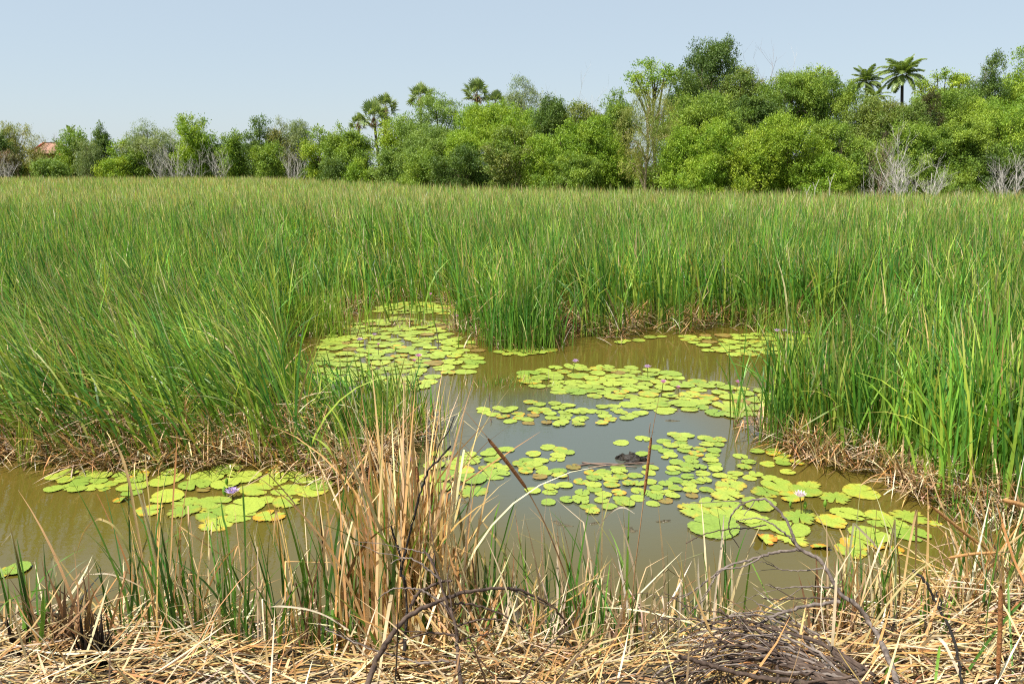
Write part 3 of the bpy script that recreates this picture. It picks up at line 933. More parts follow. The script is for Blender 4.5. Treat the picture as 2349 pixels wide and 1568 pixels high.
branch("brown twig arching low over the left of the centre straw heap", 4.7, 4.7, R11([(840, 730), (720, 640), (640, 600), (520, 590), (420, 610), (350, 670)]), .008, .003, M_GREYBRANCH, 0)
branch("pale curved twig above the arching bough in the centre heap", 4.75, 4.8, R11([(780, 540), (700, 470), (620, 410), (530, 385), (440, 420)]), .008, .003, M_GREYBRANCH, 1)
branch("small hooked twig at the top of the centre heap", 4.8, 4.8, R11([(730, 430), (690, 360), (640, 345), (560, 325), (490, 335)]), .007, .003, M_GREYBRANCH, 1)
branch("dark forked bough bending right behind the centre heap", 4.75, 4.85, R11([(570, 730), (620, 630), (700, 580), (780, 548), (850, 535)]), .012, .008, M_BRANCH, 0)
branch("thin dark branch curving down to the right of the centre heap", 4.55, 4.6, R11([(870, 690), (1000, 700), (1130, 740), (1280, 820), (1360, 900), (1395, 1010)]), .008, .003, M_BRANCH, 1)
branch("twig bending left across the middle of the centre heap", 4.45, 4.5, R11([(880, 900), (700, 890), (560, 930), (420, 1000)]), .008, .004, M_BRANCH, 1)
branch("thin bow of dark wood right of the straight brown branch", 4.5, 4.55, R11([(890, 840), (1050, 800), (1180, 800), (1300, 845)]), .007, .003, M_BRANCH, 1)
branch("long purple brown twig trailing left along the bottom straw", 4.3, 4.5, R11([(885, 1090), (800, 1075), (640, 1090), (500, 1050), (350, 1010), (150, 930), (0, 860)]), .009, .004, M_GREYBRANCH, 2)
branch("short dark twig rising right from the foot of the straight brown branch", 4.35, 4.5, R11([(890, 950), (980, 915), (1080, 900), (1200, 885)]), .006, .003, M_BRANCH, 2)

# ------------------------------------------------------------------ long single reed leaves over the bank
def R10(l):
    return [(a * .3418, 1147 + b * .3418) for a, b in l]


def R7(l):
    return [(a * .3418, 803 + b * .3418) for a, b in l]


def leaf(label, pts, wid, c0, c1, y0=5.1, y1=5.2, sharp=False):
    """pts run from the tip down to the root"""
    m = len(pts)
    q = [PD(a, b, lerp(y1, y0, k / (m - 1))) for k, (a, b) in enumerate(pts)]
    w = np.array(q) if sharp else catmull(q, 6)
    if sharp:
        w = np.vstack([lerp(w[k], w[k + 1], t) for k in range(m - 1) for t in (0, .25, .5, .75, .97)] + [w[-1]])
    n = len(w)
    t = np.linspace(0, 1, n)
    T_ = np.gradient(w, axis=0)
    T_ /= np.linalg.norm(T_, axis=1)[:, None] + 1e-9
    tw = RNG.uniform(-.6, .6) + RNG.uniform(-.7, .7) * t
    S = np.cross(T_, np.stack([np.sin(tw), -np.cos(tw), 0.25 + 0 * t], -1))
    S /= np.linalg.norm(S, axis=1)[:, None] + 1e-9
    Bn = np.cross(T_, S)
    wd = wid * .5 * np.clip(t * 5 + .12, 0, 1) * (1 - .25 * t)
    V = np.stack([w - S * wd[:, None], w + Bn * wd[:, None] * .25, w + S * wd[:, None]], 1).reshape(-1, 3)
    i = np.arange(n - 1) * 3
    Q = np.vstack([np.stack([i + k, i + k + 1, i + k + 4, i + k + 3], -1) for k in (0, 1)])
    c = lerp(np.array(c1), np.array(c0), np.clip((t * 1.5 - .35), 0, 1)[:, None]) * (1 + .08 * RNG.standard_normal((n, 1)))
    C = np.repeat(c, 3, 0)
    o = w[-1].copy()
    ob = mesh_obj("reed_leaf", V - o, Q, M_DRY if c0[0] > c0[1] else M_REED, None, np.clip(C, 0, .9), True, tuple(o))
    tag(ob, label, "reed leaf", "long single reed leaves over the near bank")


GN, GB, TN, WH, RU = (.10, .23, .035), (.17, .33, .045), (.60, .42, .19), (.74, .64, .47), (.46, .22, .08)
leaf("tan leaf arching over in a wide hoop above the left open water", R10([(508, 375), (560, 220), (640, 132), (700, 135), (770, 180), (840, 290), (920, 480), (985, 640), (1010, 900)]), .016, GN, TN)
leaf("tall orange leaf crossing the middle of the left lily raft", R7([(1188, 550), (1178, 760), (1165, 950), (1155, 1150)]) + R10([(1150, 300), (1130, 600), (1105, 900)]), .015, TN, RU)
leaf("orange leaf leaning left across the left lily raft", R7([(765, 600), (820, 720), (870, 900), (910, 1130), (945, 1340)]) + R10([(985, 650), (1000, 920)]), .019, TN, TN)
leaf("slim leaf with green foot crossing the left raft's small pads", R7([(975, 690), (985, 860), (1000, 1000)]) + R10([(1010, 200), (1030, 500), (1045, 900)]), .016, GN, TN)
leaf("green leaf at far left, right one of a thin pair", R10([(113, 250), (150, 450), (190, 690), (205, 930)]), .012, GN, GN)
leaf("green leaf at far left with its dry tip folded down left", R10([(0, 312), (40, 255), (75, 215), (98, 330), (130, 520), (175, 800)]), .012, GN, WH, sharp=True)
leaf("broad bright green leaf at lower left beside the stubble", R10([(292, 598), (287, 800), (268, 1000), (255, 1190)]), .028, GB, GB, 4.6, 4.7)
leaf("green leaf with a white tip folded to the right, lower left", R10([(412, 437), (378, 408), (346, 380), (365, 500), (390, 660), (412, 840)]), .020, GN, WH, sharp=True)
leaf("long dark green leaf reaching up to the violet lily", R7([(1480, 990), (1500, 1130)]) + R10([(1520, 200), (1545, 420), (1570, 720), (1590, 950)]), .018, GN, GN)
leaf("upright green leaf right of the violet lily", R7([(1628, 890), (1636, 1050)]) + R10([(1642, 150), (1648, 450), (1650, 900)]), .014, GN, GN)
leaf("tan leaf snapped double at the right of the left raft", R10([(1833, 300), (1840, 180), (1852, 66), (1890, 210), (1935, 430), (1975, 700)]), .014, TN, TN, sharp=True)
leaf("pale leaf lying in a low arc right of the left tufts", R10([(1815, 713), (1900, 710), (2060, 730), (2200, 780), (2340, 870)]), .014, WH, WH, 4.9, 5.0)
leaf("yellowed thin leaf arched low across the left water", R10([(598, 496), (720, 492), (850, 530), (980, 605), (1030, 700)]), .012, TN, WH)
leaf("green leaf bowed low over the water at the left edge", R10([(370, 592), (250, 605), (140, 632), (45, 680), (0, 740)]), .010, GB, GB, 5.0, 5.2)
leaf("white leaf arching right over the middle water, between the two cattails", R11([(2080, 90), (2010, 48), (1950, 60), (1880, 120), (1830, 220), (1800, 400), (1790, 600), (1780, 900)]), .013, WH, WH)
leaf("straight pale tan stem standing right of the orange clump", [(1083, 1096), (1076, 1180), (1068, 1260), (1062, 1360), (1058, 1480)], .020, TN, WH)
leaf("green leaf with a tan point bending left, right of the orange clump", R11([(1058, 143), (1110, 210), (1175, 300), (1220, 420), (1250, 700)]), .018, GN, TN)
leaf("green leaf curving up left of the leaning cattail stalk", R11([(1175, 0), (1140, 120), (1120, 250), (1105, 450), (1090, 700)]), .012, GN, GB)
leaf("long green leaf crossing behind the leaning cattail stalk", R11([(1285, -20), (1240, 110), (1200, 260), (1150, 430), (1110, 650)]), .012, GN, GN)
leaf("white hairpin leaf before the right raft, over the lowest pads", R12([(1482, 380), (1400, 262), (1280, 143), (1258, 300), (1235, 520), (1220, 700)]), .017, GN, WH, sharp=True)
leaf("white pointed leaf with green foot, middle of the right tufts", R12([(1488, 425), (1512, 270), (1537, 122), (1545, 400), (1540, 680), (1520, 860)]), .018, GN, WH, sharp=True)
leaf("tall hairpin tan leaf, tallest of the right tufts", R12([(1665, 500), (1672, 250), (1674, 58), (1625, 300), (1578, 620), (1560, 800)]), .016, TN, TN, sharp=True)
leaf("tan leaf slanting left down from the right raft", R12([(1476, 213), (1420, 350), (1350, 560), (1290, 800)]), .013, TN, WH)
leaf("thin tan leaf slanting right before the right raft", R12([(1128, 195), (1200, 340), (1270, 480), (1330, 650), (1370, 820)]), .012, TN, TN)
leaf("white leaf tip standing left of the hooped branch", R12([(465, 90), (455, 220), (435, 400), (405, 640), (400, 760)]), .014, WH, WH)
leaf("green leaf beside the white tip left of the hooped branch", R12([(470, 170), (473, 350), (462, 600), (440, 760)]), .012, GN, GN)
leaf("stiff white stub leaf beside the upright cattail's foot", R12([(193, 505), (186, 700), (170, 930)]), .016, WH, WH, 4.9, 4.9)
leaf("white leaf right of the stiff white stub", R12([(302, 355), (306, 520), (325, 640), (330, 780)]), .014, WH, WH, 4.9, 4.9)
leaf("orange stub leaf left of the brush heap", R12([(371, 405), (375, 560), (385, 720)]), .017, TN, TN, 4.9, 4.9)
leaf("long green leaf standing just left of the bottom right cattail", R12([(2190, 280), (2140, 550), (2110, 800), (2085, 1040)]), .020, GN, GB, 4.4, 4.8)
leaf("broad green leaf crossing behind the bottom right cattail", R12([(2360, 610), (2230, 750), (2120, 890), (1990, 1080)]), .021, GN, GN, 4.2, 4.6)
leaf("green leaf right of the bottom right cattail", R12([(2248, 470), (2256, 700), (2268, 900), (2280, 1100)]), .014, GN, GN, 4.2, 4.6)
leaf("short bright green leaf in the right straw", R12([(1822, 905), (1806, 1020), (1790, 1150)]), .018, GB, GB, 4.1, 4.3)
leaf("short green leaf bending left at the foot of the brush heap", R12([(1572, 980), (1500, 1045), (1455, 1155)]), .022, GB, GB, 4.1, 4.3)
leaf("rust coloured leaf sloping down at the right frame edge", R12([(2178, 20), (2230, 200), (2290, 380), (2355, 520)]), .018, RU, RU, 5.0, 5.3)
leaf("white leaf rising out of the right straw in a bow", R12([(1690, 960), (1720, 900), (1780, 860), (1850, 900), (1950, 1100)]), .022, WH, WH, 4.2, 4.6)

# ------------------------------------------------------------------ muck and drowned weed
def lump(name, label, px, py, sx, sy, sz, mat, cat, seed, zc=0.0, group=None):
    r = np.random.default_rng(seed)
    nu, nv = 28, 12
    U, Vv = np.meshgrid(np.arange(nu) / nu * 2 * PI, np.linspace(0, PI / 2, nv))
    ph = r.uniform(0, 6.28, 8)
    rad = 1 + 0.22 * np.sin(3 * U + ph[0]) + 0.15 * np.sin(5 * U + ph[1]) + 0.10 * np.sin(9 * U + ph[2]) * np.cos(Vv) + 0.10 * r.standard_normal(U.shape)
    x = sx * rad * np.cos(U) * np.cos(Vv)
    y = sy * rad * np.sin(U) * np.cos(Vv)
    z = sz * np.sin(Vv) * (1 + 0.3 * np.sin(2 * U + ph[3]) + 0.15 * r.standard_normal(U.shape)) - 0.02
    p = P(px, py, 0)
    V = np.stack([x, y, z], -1).reshape(-1, 3)
    i = (np.arange(nv - 1) * nu)[:, None] + np.arange(nu)[None, :]
    i2 = (np.arange(nv - 1) * nu)[:, None] + (np.arange(nu)[None, :] + 1) % nu
    Q = np.stack([i, i2, i2 + nu, i + nu], -1).reshape(-1, 4)
    o = mesh_obj(name, V, Q, mat, None, None, True, (p[0], p[1], zc))
    return tag(o, label, cat, group)


lump("mud_clod", "black lump of root and mud breaking the surface between lily pads", 1455, 1056, .155, .10, .085, M_MUCK, "mud clod", 3)
lump("mud_clod", "small black lump of mud touching the bigger mud lump's left", 1425, 1052, .075, .055, .065, M_MUCK, "mud clod", 4)
GW = "drowned weed clumps in the open water"
for k, (px, py, sx, sy, lab) in enumerate([
    (1290, 1203, .14, .11, "murky drowned weed clump just below the smallest pads, leftmost in open water"),
    (1365, 1200, .07, .05, "drowned weed clump with a twig, in the gap between two larger clumps"),
    (1448, 1215, .12, .08, "broad drowned weed clump in open water left of the upright cattail"),
    (1525, 1195, .10, .06, "drowned weed clump in open water right of the upright cattail"),
    (1060, 1150, .12, .07, "drowned weed clump right of the tall orange reeds"),
    (1540, 965, .12, .05, "faint drowned weed clump below the middle pads by a dark stub"),
    (310, 1440, .16, .08, "dark drowned weed clump at the near left shore"),
]):
    lump("drowned_weed", lab, px, py, sx, sy, .025, M_SILT, "weed", 20 + k, 0.0, GW)
for k, (pts, lab) in enumerate([
    ([(1320, 1068), (1370, 1062), (1430, 1064), (1500, 1062)], "floating bundle stem left of the black mud lump, longest one"),
    ([(1335, 1060), (1390, 1066), (1460, 1070)], "floating brown stem crossing the longest floating stem"),
    ([(1350, 1072), (1400, 1066), (1450, 1062), (1480, 1059)], "floating dark stem ending under the mud lump"),
]):
    w = catmull([P(a, b, 0.012 + 0.006 * k) for a, b in pts], 8)
    o = Tubes().add(w - w[0], np.linspace(.010, .005, len(w)), 6).build("floating_stem", M_TWIGBROWN, None, tuple(w[0]))
    tag(o, lab, "stem", "floating stems by the mud lump")
for k, (px, py, hgt, lab) in enumerate([
    (1122, 920, .13, "thin dead stub poking from water left of the leaning cattail tip"),
    (1126, 968, .06, "tiny hooked stub in open water beside the leaning cattail tip"),
    (1489, 992, .14, "dark stub in open water just left of the upright cattail"),
    (1303, 1100, .08, "pale stub among the small pads near the middle"),
    (1715, 985, .18, "brown broken stub right of the lone reed clump"),
    (2238, 1180, .16, "orange brown stub cluster on the right mud spit"),
]):
    p = P(px, py, 0)
    q = np.array([[0, 0, -0.03], [0.004, 0, hgt * .5], [0.012 * (1 - k % 2 * 2), 0, hgt]])
    o = Tubes().add(catmull(q, 4), np.linspace(.009, .005, 9), 6).build("stub", M_TWIGBROWN, None, (p[0], p[1], 0))
    tag(o, lab, "stub", "dead stubs standing in the pond")

# ------------------------------------------------------------------ lily pads
YG = np.array([0.265, 0.365, 0.05])
YEL = np.array([0.46, 0.36, 0.035])
ORG = np.array([0.56, 0.27, 0.02])
BRN = np.array([0.13, 0.06, 0.02])


def pad_mesh(name, seed, ragged=0.0, yellow=0.0, teeth=24, fold=0.0, brown=0.0, holes=0):
    r = np.random.default_rng(seed)
    na = 96
    rings = np.array([0.0, 0.25, 0.5, 0.7, 0.82, 0.91, 0.97, 1.0])
    notch = 0.02 + 0.22 * r.random() ** 2
    a = np.linspace(notch, 2 * PI - notch, na) - PI / 2
    ph = r.uniform(0, 6.28, 8)
    R = 1 + 0.06 * np.sin(2 * a + ph[0]) + 0.045 * np.sin(3 * a + ph[1])
    tooth = np.abs(((a * teeth / (2 * PI)) % 1) - 0.5) * 2
    edge = 1 - (0.045 + 0.04 * ragged) * tooth
    bite = np.zeros(na)
    for _ in range(int(2 + 9 * ragged)):
        c, wd, dp = r.uniform(a[0], a[-1]), r.uniform(0.03, 0.16), r.uniform(0.1, 0.5) * ragged
        bite = np.maximum(bite, dp * np.exp(-((a - c) / wd) ** 2))
    edge = edge * (1 - bite)
    # the two lobes by the notch are rounded and spread
    e = np.minimum(np.arange(na), na - 1 - np.arange(na)) / (na * 0.05)
    edge = edge * (1 - 0.22 * np.exp(-e * 1.5))
    V, C = [], []
    for k, t in enumerate(rings):
        lim = np.minimum(t * R * (1 + 0 * a), 1.2) * lerp(1, edge, t ** 3)
        x, y = lim * np.cos(a), lim * np.sin(a)
        z = 0.004 * t * np.sin(5 * a + ph[2]) + 0.008 * t * t * np.sin(2 * a + ph[3]) + 0.010 * t ** 8 * np.sin(11 * a + ph[4]) + 0.006 * t * t
        if fold > 0:
            d = x * math.cos(ph[5]) + y * math.sin(ph[5]) - 0.1
            up = np.clip(d, 0, 1)
            z = z + up * math.sin(fold) * 0.8
            x, y = x - np.cos(ph[5]) * up * (1 - math.cos(fold)), y - np.sin(ph[5]) * up * (1 - math.cos(fold))
        V.append(np.stack([x, y, z], -1))
        yf = np.clip(yellow * 1.3 * (t - 0.55 + 0.25 * np.sin(3 * a + ph[6]) + 0.18 * np.sin(7 * a + ph[7])) / 0.45, 0, 1)[:, None]
        c = YG * (1 - yf) + lerp(YEL, ORG, np.clip(yellow - 0.6, 0, 1)) * yf
        bf = np.clip((t - 0.86) / 0.14, 0, 1) * np.clip(0.25 + 0.9 * ragged + brown - 0.6 * r.random(na), 0, 1)
        c = lerp(c, BRN, bf[:, None] * 0.8)
        c = lerp(c, np.array([0.20, 0.30, 0.03]), 0.35 * max(0, 1 - t * 3))
        if brown > 0.5:
            c = lerp(c, np.array([0.22, 0.13, 0.04]), 0.75)
        C.append(c)
    V = np.vstack(V)
    C = np.vstack(C)
    i = (np.arange(len(rings) - 1) * na)[:, None] + np.arange(na - 1)[None, :]
    Q = np.stack([i, i + na, i + na + 1, i + 1], -1).reshape(-1, 4)
    if holes:
        cen = V[Q].mean(1)
        keep = np.ones(len(Q), bool)
        for _ in range(holes):
            h = r.normal(0, .45, 2)
            keep &= np.linalg.norm(cen[:, :2] - h, axis=1) > r.uniform(.03, .07)
        Q = Q[keep]
    me_o = mesh_obj(name, V, Q, M_PAD, None, C, True)
    me = me_o.data
    bpy.data.objects.remove(me_o)
    return me


PADS = {
    "clean": [pad_mesh("lily_pad", 1, .1), pad_mesh("lily_pad", 2, 0.2), pad_mesh("lily_pad", 3, 0.15, 0.15, 30), pad_mesh("lily_pad", 4, 0.12, 0.0, 20, holes=5), pad_mesh("lily_pad", 5, .25, .2),
              pad_mesh("lily_pad", 21, .3, .1, 26, holes=3), pad_mesh("lily_pad", 22, .1, .05, 22), pad_mesh("lily_pad", 23, .35, .0, 28, holes=8), pad_mesh("lily_pad", 24, .2, .25, 24)],
    "ragged": [pad_mesh("lily_pad", 6, 0.8, 0.35, 26), pad_mesh("lily_pad", 7, 1.0, 0.3, 22, holes=6), pad_mesh("lily_pad", 8, 0.7, 0.5, 28, holes=3)],
    "yellow edged": [pad_mesh("lily_pad", 9, 0.35, 0.8), pad_mesh("lily_pad", 10, 0.5, 1.0), pad_mesh("lily_pad", 12, .3, .6)],
    "orange folded": [pad_mesh("lily_pad", 13, 0.9, 1.6, 18, 0.9, 0.2), pad_mesh("lily_pad", 14, 0.8, 1.5, 18, 0.7, 0.3)],
    "brown": [pad_mesh("lily_pad", 15, 0.3, 0.6, 24, 0, 0.9)],
}
RAW = []   # (px, py, dia px, look, raft)


def c7(l, raft="left raft"):
    for it in l:
        RAW.append((it[0] * .3418, 803 + it[1] * .3418, it[2] * .3418, it[3] if len(it) > 3 else "clean", raft))


def c8(l, raft, d=110):
    for it in l:
        RAW.append((802.9 + it[0] * .3418, 860.2 + it[1] * .3418, (it[2] if len(it) > 2 else d) * .3418, it[3] if len(it) > 3 else None, raft))


def c9(l, raft, d=90):
    for it in l:
        RAW.append((1433.7 + it[0] * .38966, 860.2 + it[1] * .38966, (it[2] if len(it) > 2 else d) * .38966, it[3] if len(it) > 3 else None, raft))


rg, ye, of, br = "ragged", "yellow edged", "orange folded", "brown"
c7([(465, 825, 130), (375, 853, 130), (605, 828, 130), (555, 860, 130), (685, 845, 130), (435, 873, 130), (535, 895, 130), (660, 880, 120), (735, 898, 120),
    (465, 918, 130), (360, 932, 125), (520, 937, 110), (635, 923, 130), (700, 930, 90, rg), (815, 843, 130), (820, 872, 110), (940, 820, 130), (940, 845, 140, ye),
    (925, 873, 120), (895, 915, 190), (885, 957, 130), (1115, 870, 230), (1120, 985, 230), (1140, 823, 110), (1310, 910, 200), (1380, 850, 230), (1525, 800, 215),
    (1515, 900, 200), (1630, 852, 225), (1845, 865, 225), (1950, 840, 140), (2045, 860, 190), (1720, 935, 230), (1930, 940, 210), (2090, 945, 210), (2160, 912, 170),
    (1370, 940, 90, br), (1835, 812, 120, ye), (1240, 1020, 160), (1425, 1025, 240), (1235, 1080, 220, rg), (1430, 1095, 240, rg), (1640, 1050, 280), (1790, 1005, 120),
    (1920, 1020, 200, rg), (1620, 1115, 190), (1810, 1115, 210, ye), (1460, 1165, 240, rg), (1000, 1080, 180, ye), (820, 1005, 110, of)])
c9([(415, 800, 220), (500, 757, 150), (610, 765, 160), (790, 760, 220), (600, 820, 190), (720, 840, 170), (525, 893, 320), (800, 870, 200), (970, 905, 230),
    (980, 960, 210, rg), (815, 970, 170, of), (1025, 840, 215), (830, 685, 190), (900, 650, 210), (1060, 685, 190), (975, 722, 150), (1085, 650, 150, rg),
    (1240, 722, 205), (1390, 688, 225), (1215, 865, 190), (1320, 820, 200), (1500, 850, 200), (1490, 832, 150), (1590, 885, 150), (1680, 835, 220, rg),
    (1825, 875, 80, ye), (1440, 940, 240), (1680, 937, 220), (1400, 990, 240, ye), (1330, 1035, 200, ye), (1150, 1020, 110, of), (620, 650, 200, rg),
    (600, 705, 210, rg), (1580, 1035, 130, of)], "right raft")
c8([(965, 510), (1050, 502), (925, 533), (800, 540), (985, 550), (950, 575), (755, 563), (830, 558), (815, 583), (970, 602), (915, 627), (1040, 625), (1230, 532),
    (1325, 485), (1405, 500), (1455, 520), (1395, 540), (1390, 563), (1180, 580), (1275, 578), (1135, 600), (1230, 602), (1280, 625), (1185, 625), (1180, 647, 110, ye),
    (1300, 655), (1270, 685, 110, br), (975, 670, 200, "clean"), (820, 700, 190), (740, 640, 190), (650, 680, 180), (825, 780, 220, rg), (605, 760, 160), (615, 530, 150), (1400, 645),
    (1410, 678), (1440, 742), (1350, 755), (1225, 778), (1345, 785), (1330, 855), (1455, 840), (1550, 850), (1550, 820), (1550, 715), (1560, 790), (1625, 655),
    (1640, 695), (1635, 738), (1640, 768), (1600, 885), (1630, 915), (1690, 840), (1700, 800), (1740, 885), (1755, 740), (1755, 708), (1705, 650), (1700, 675),
    (1800, 625), (1810, 650), (1815, 682), (1800, 790), (1820, 830), (1835, 860), (1500, 620, 110, br), (1820, 455), (560, 690, 190), (700, 600, 160), (560, 610, 150), (520, 780, 150)], "middle raft")
c9([(105, 376), (230, 390), (290, 355), (365, 358), (325, 377), (330, 400), (470, 370), (560, 383), (500, 385), (545, 410), (480, 410), (355, 425), (350, 445),
    (440, 437), (270, 415), (180, 425), (240, 448), (270, 472), (525, 448), (515, 475), (420, 465), (385, 487), (100, 468), (235, 487, 50, ye), (505, 505), (395, 510),
    (300, 515), (365, 535), (525, 528), (285, 550), (280, 573), (440, 545), (535, 557), (365, 560), (455, 580), (560, 595), (650, 583), (620, 602), (150, 547),
    (60, 595), (370, 600), (430, 625), (770, 585), (735, 605), (850, 610), (840, 525), (730, 515), (700, 545), (680, 480), (775, 452), (880, 447), (870, 465, 90, ye),
    (930, 475, 90, ye), (920, 497), (930, 522), (1015, 518, 90, ye), (957, 573), (80, 640), (150, 630), (240, 640), (300, 620), (365, 635), (470, 620), (380, 655), (295, 668),
    (385, 680), (260, 690), (280, 713), (480, 680), (75, 680), (185, 670), (200, 695), (75, 725), (130, 697), (165, 757), (185, 720), (240, 740, 90, br),
    (395, 710, 80, br), (140, 575), (20, 640), (20, 760)], "middle raft")
c8([(895, 228), (900, 248), (960, 265), (1025, 280), (1075, 312), (1000, 222), (1085, 226), (1045, 245), (1130, 263), (1130, 287), (1190, 300), (1210, 185), (1270, 200),
    (1235, 232), (1260, 250), (1310, 240), (1340, 262), (1355, 290), (1370, 195), (1420, 205), (1400, 225), (1465, 208), (1440, 250), (1450, 268), (1440, 290), (1425, 318),
    (1400, 335), (1560, 290), (1530, 308), (1530, 332), (1500, 245), (1560, 235), (1620, 245), (1540, 255), (1690, 253), (1690, 215), (1770, 208), (1710, 280),
    (1750, 300), (1690, 322), (1790, 235), (1820, 252), (1855, 290), (1890, 270), (1940, 260), (1960, 255), (1230, 270, 90, br), (1200, 322, 90, br), (1320, 322, 80, br)], "centre raft front", 95)
# pad near the left edge of the picture
RAW.append((40, 1306, 60, "clean", "left edge pair"))
RAW.append((8, 1315, 50, "yellow edged", "left edge pair"))
RAW.append((455, 1440, 50, "clean", "shore pair"))
RAW.append((420, 1400, 45, "ragged", "shore pair"))
RAW.append((1485, 1508, 40, "ragged", "lone pad"))


def fill(poly_px, n, dia, raft, mind=0.8, seed=0):
    r = np.random.default_rng(seed)
    xs, ys = [p[0] for p in poly_px], [p[1] for p in poly_px]
    pol = wpoly(poly_px)
    wx, wy = [p[0] for p in pol], [p[1] for p in pol]
    got = []
    for _ in range(n * 60):
        x, y = r.uniform(min(wx), max(wx)), r.uniform(min(wy), max(wy))
        if not in_poly(np.array([x]), np.array([y]), pol)[0]:
            continue
        d = dia * r.uniform(0.72, 1.22)
        if all((x - a) ** 2 + (y - b) ** 2 > (mind * 0.5 * (d + e)) ** 2 for a, b, e in got):
            got.append((x, y, d))
        if len(got) >= n:
            break
    for x, y, d in got:
        look = r.choice(["clean", "ragged", "yellow edged", "brown"], p=[.80, .09, .07, .04])
        PADLIST.append([x, y, d, str(look), raft])


PADLIST = []
for (px, py, dpx, look, raft) in RAW:
    p = P(px, py, 0.0)
    if look is None:
        look = str(RNG.choice(["clean", "ragged", "yellow edged"], p=[.86, .07, .07]))
    PADLIST.append([p[0], p[1], dpx * depth(p) / F * 1.02, look, raft])
fill([(1190, 862), (1260, 842), (1400, 836), (1500, 850), (1600, 870), (1700, 888), (1800, 900), (1812, 945), (1700, 957), (1560, 937), (1500, 945), (1450, 930), (1330, 905), (1230, 890)],
     150, 0.36, "centre raft", 0.74, 5)
fill([(735, 830), (740, 785), (790, 745), (900, 728), (1040, 742), (1050, 770), (1100, 790), (1095, 835), (1080, 862), (940, 868), (860, 885), (745, 880)], 150, 0.37, "channel raft", 0.74, 6)
fill([(1560, 772), (1700, 766), (1850, 771), (2080, 790), (2080, 815), (1900, 812), (1650, 814), (1600, 797)], 75, 0.34, "far right raft", 0.72, 7)
fill([(1130, 806), (1180, 799), (1265, 802), (1265, 812), (1180, 817), (1135, 812)], 14, 0.3, "small raft", 0.8, 8)
fill([(1395, 785), (1520, 770), (1530, 773), (1400, 790)], 5, 0.3, "small raft", 0.8, 12)
fill([(860, 712), (880, 697), (960, 693), (1040, 706), (1050, 720), (960, 718), (900, 720)], 60, 0.36, "back channel raft", 0.7, 9)
fill([(645, 604), (650, 588), (720, 574), (820, 590), (900, 602), (1000, 622), (1000, 640), (880, 640), (800, 620)], 130, 0.42, "back pool raft", 0.66, 10)
fill([(860, 890), (960, 872), (1000, 878), (985, 890), (880, 905)], 16, 0.3, "channel raft", 0.8, 13)

PADLIST.sort(key=lambda p: -p[2] / (p[1] + 0.01) / (p[1]))
BIG, REST = PADLIST[:300], PADLIST[300:]
# words that find one pad: its look, its row in its raft counted from the shore we stand on, and its place in that row
WHERE = {"left raft": "the left raft", "right raft": "the right raft", "middle raft": "the middle raft", "centre raft front": "the strip of small pads above the middle raft",
         "centre raft": "the centre raft", "channel raft": "the left channel raft", "far right raft": "the far right raft", "small raft": "the little raft by the middle reed clump",
         "left edge pair": "the pair at the left edge", "shore pair": "the pair in the near left straw", "lone pad": "the bottom straw", "back channel raft": "the back channel raft", "back pool raft": "the back pool raft"}
ORD = ["front", "second", "third", "fourth", "fifth", "sixth", "seventh", "eighth", "ninth", "tenth", "eleventh", "twelfth", "thirteenth", "fourteenth", "fifteenth", "sixteenth", "seventeenth", "eighteenth"]
NTH = ["leftmost"] + [o + " from left" for o in ORD[1:]]
rafts = {}
for p in BIG:
    rafts.setdefault(p[4], []).append(p)
for raft, L in rafts.items():
    L.sort(key=lambda p: p[1])
    per = max(6, math.ceil(len(L) / 14))
    rows = [L[i:i + per] for i in range(0, len(L), per)]
    for ri, row in enumerate(rows):
        row.sort(key=lambda p: p[0] / p[1])
        for ci, p in enumerate(row):
            size = "large" if p[2] > 0.34 else "small" if p[2] < 0.24 else "middling"
            word = {"clean": "green", "ragged": "ragged green", "yellow edged": "yellow edged", "orange folded": "orange torn", "brown": "brown"}[p[3]]
            if raft == "lone pad":
                lab = "lone ragged green pad showing at the edge of the bottom straw"
            elif len(rows) == 1 and len(row) <= 2:
                lab = f"{size} {word} pad, {'left' if ci == 0 else 'right'} one of {WHERE[raft]}"
            else:
                lab = f"{size} {word} pad, {NTH[ci]} in {ORD[ri]} row, {WHERE[raft]}"
            me = PADS[p[3]][int(RNG.integers(0, len(PADS[p[3]])))]
            o = bpy.data.objects.new("lily_pad", me)
            COL.objects.link(o)
            o.location = (p[0], p[1], RNG.uniform(0.004, 0.02))
            s = p[2] / 2
            o.scale = (s * RNG.uniform(.94, 1.06), s * RNG.uniform(.94, 1.06), s)
            o.rotation_euler = (RNG.normal(0, .012), RNG.normal(0, .012), RNG.uniform(0, 6.28))
            tag(o, lab, "lily pad", "lily pads of " + WHERE[raft])
parts = []
for p in REST:
    me = PADS[p[3]][int(RNG.integers(0, len(PADS[p[3]])))]
    nv, nq = len(me.vertices), len(me.polygons)
    v = np.empty(nv * 3, np.float32)
    me.vertices.foreach_get("co", v)
    v = v.reshape(-1, 3)
    q = np.empty(nq * 4, np.int32)
    me.loops.foreach_get("vertex_index", q)
    c = np.empty(nv * 4, np.float32)
    me.color_attributes["Col"].data.foreach_get("color", c)
    a = RNG.uniform(0, 6.28)
    s = p[2] / 2
    W = np.stack([(v[:, 0] * math.cos(a) - v[:, 1] * math.sin(a)) * s + p[0], (v[:, 0] * math.sin(a) + v[:, 1] * math.cos(a)) * s + p[1], v[:, 2] * s + RNG.uniform(.004, .02)], -1)
    parts.append((W, q.reshape(-1, 4), c.reshape(-1, 4)[:, :3] * RNG.uniform(.85, 1.1)))
V, Qd, C = join(parts)
tag(mesh_obj("lily_pads", V, Qd, M_PAD, None, C, True), "farther green lily pads crowding the channels behind the nearer rafts", "lily pads", kind="stuff")

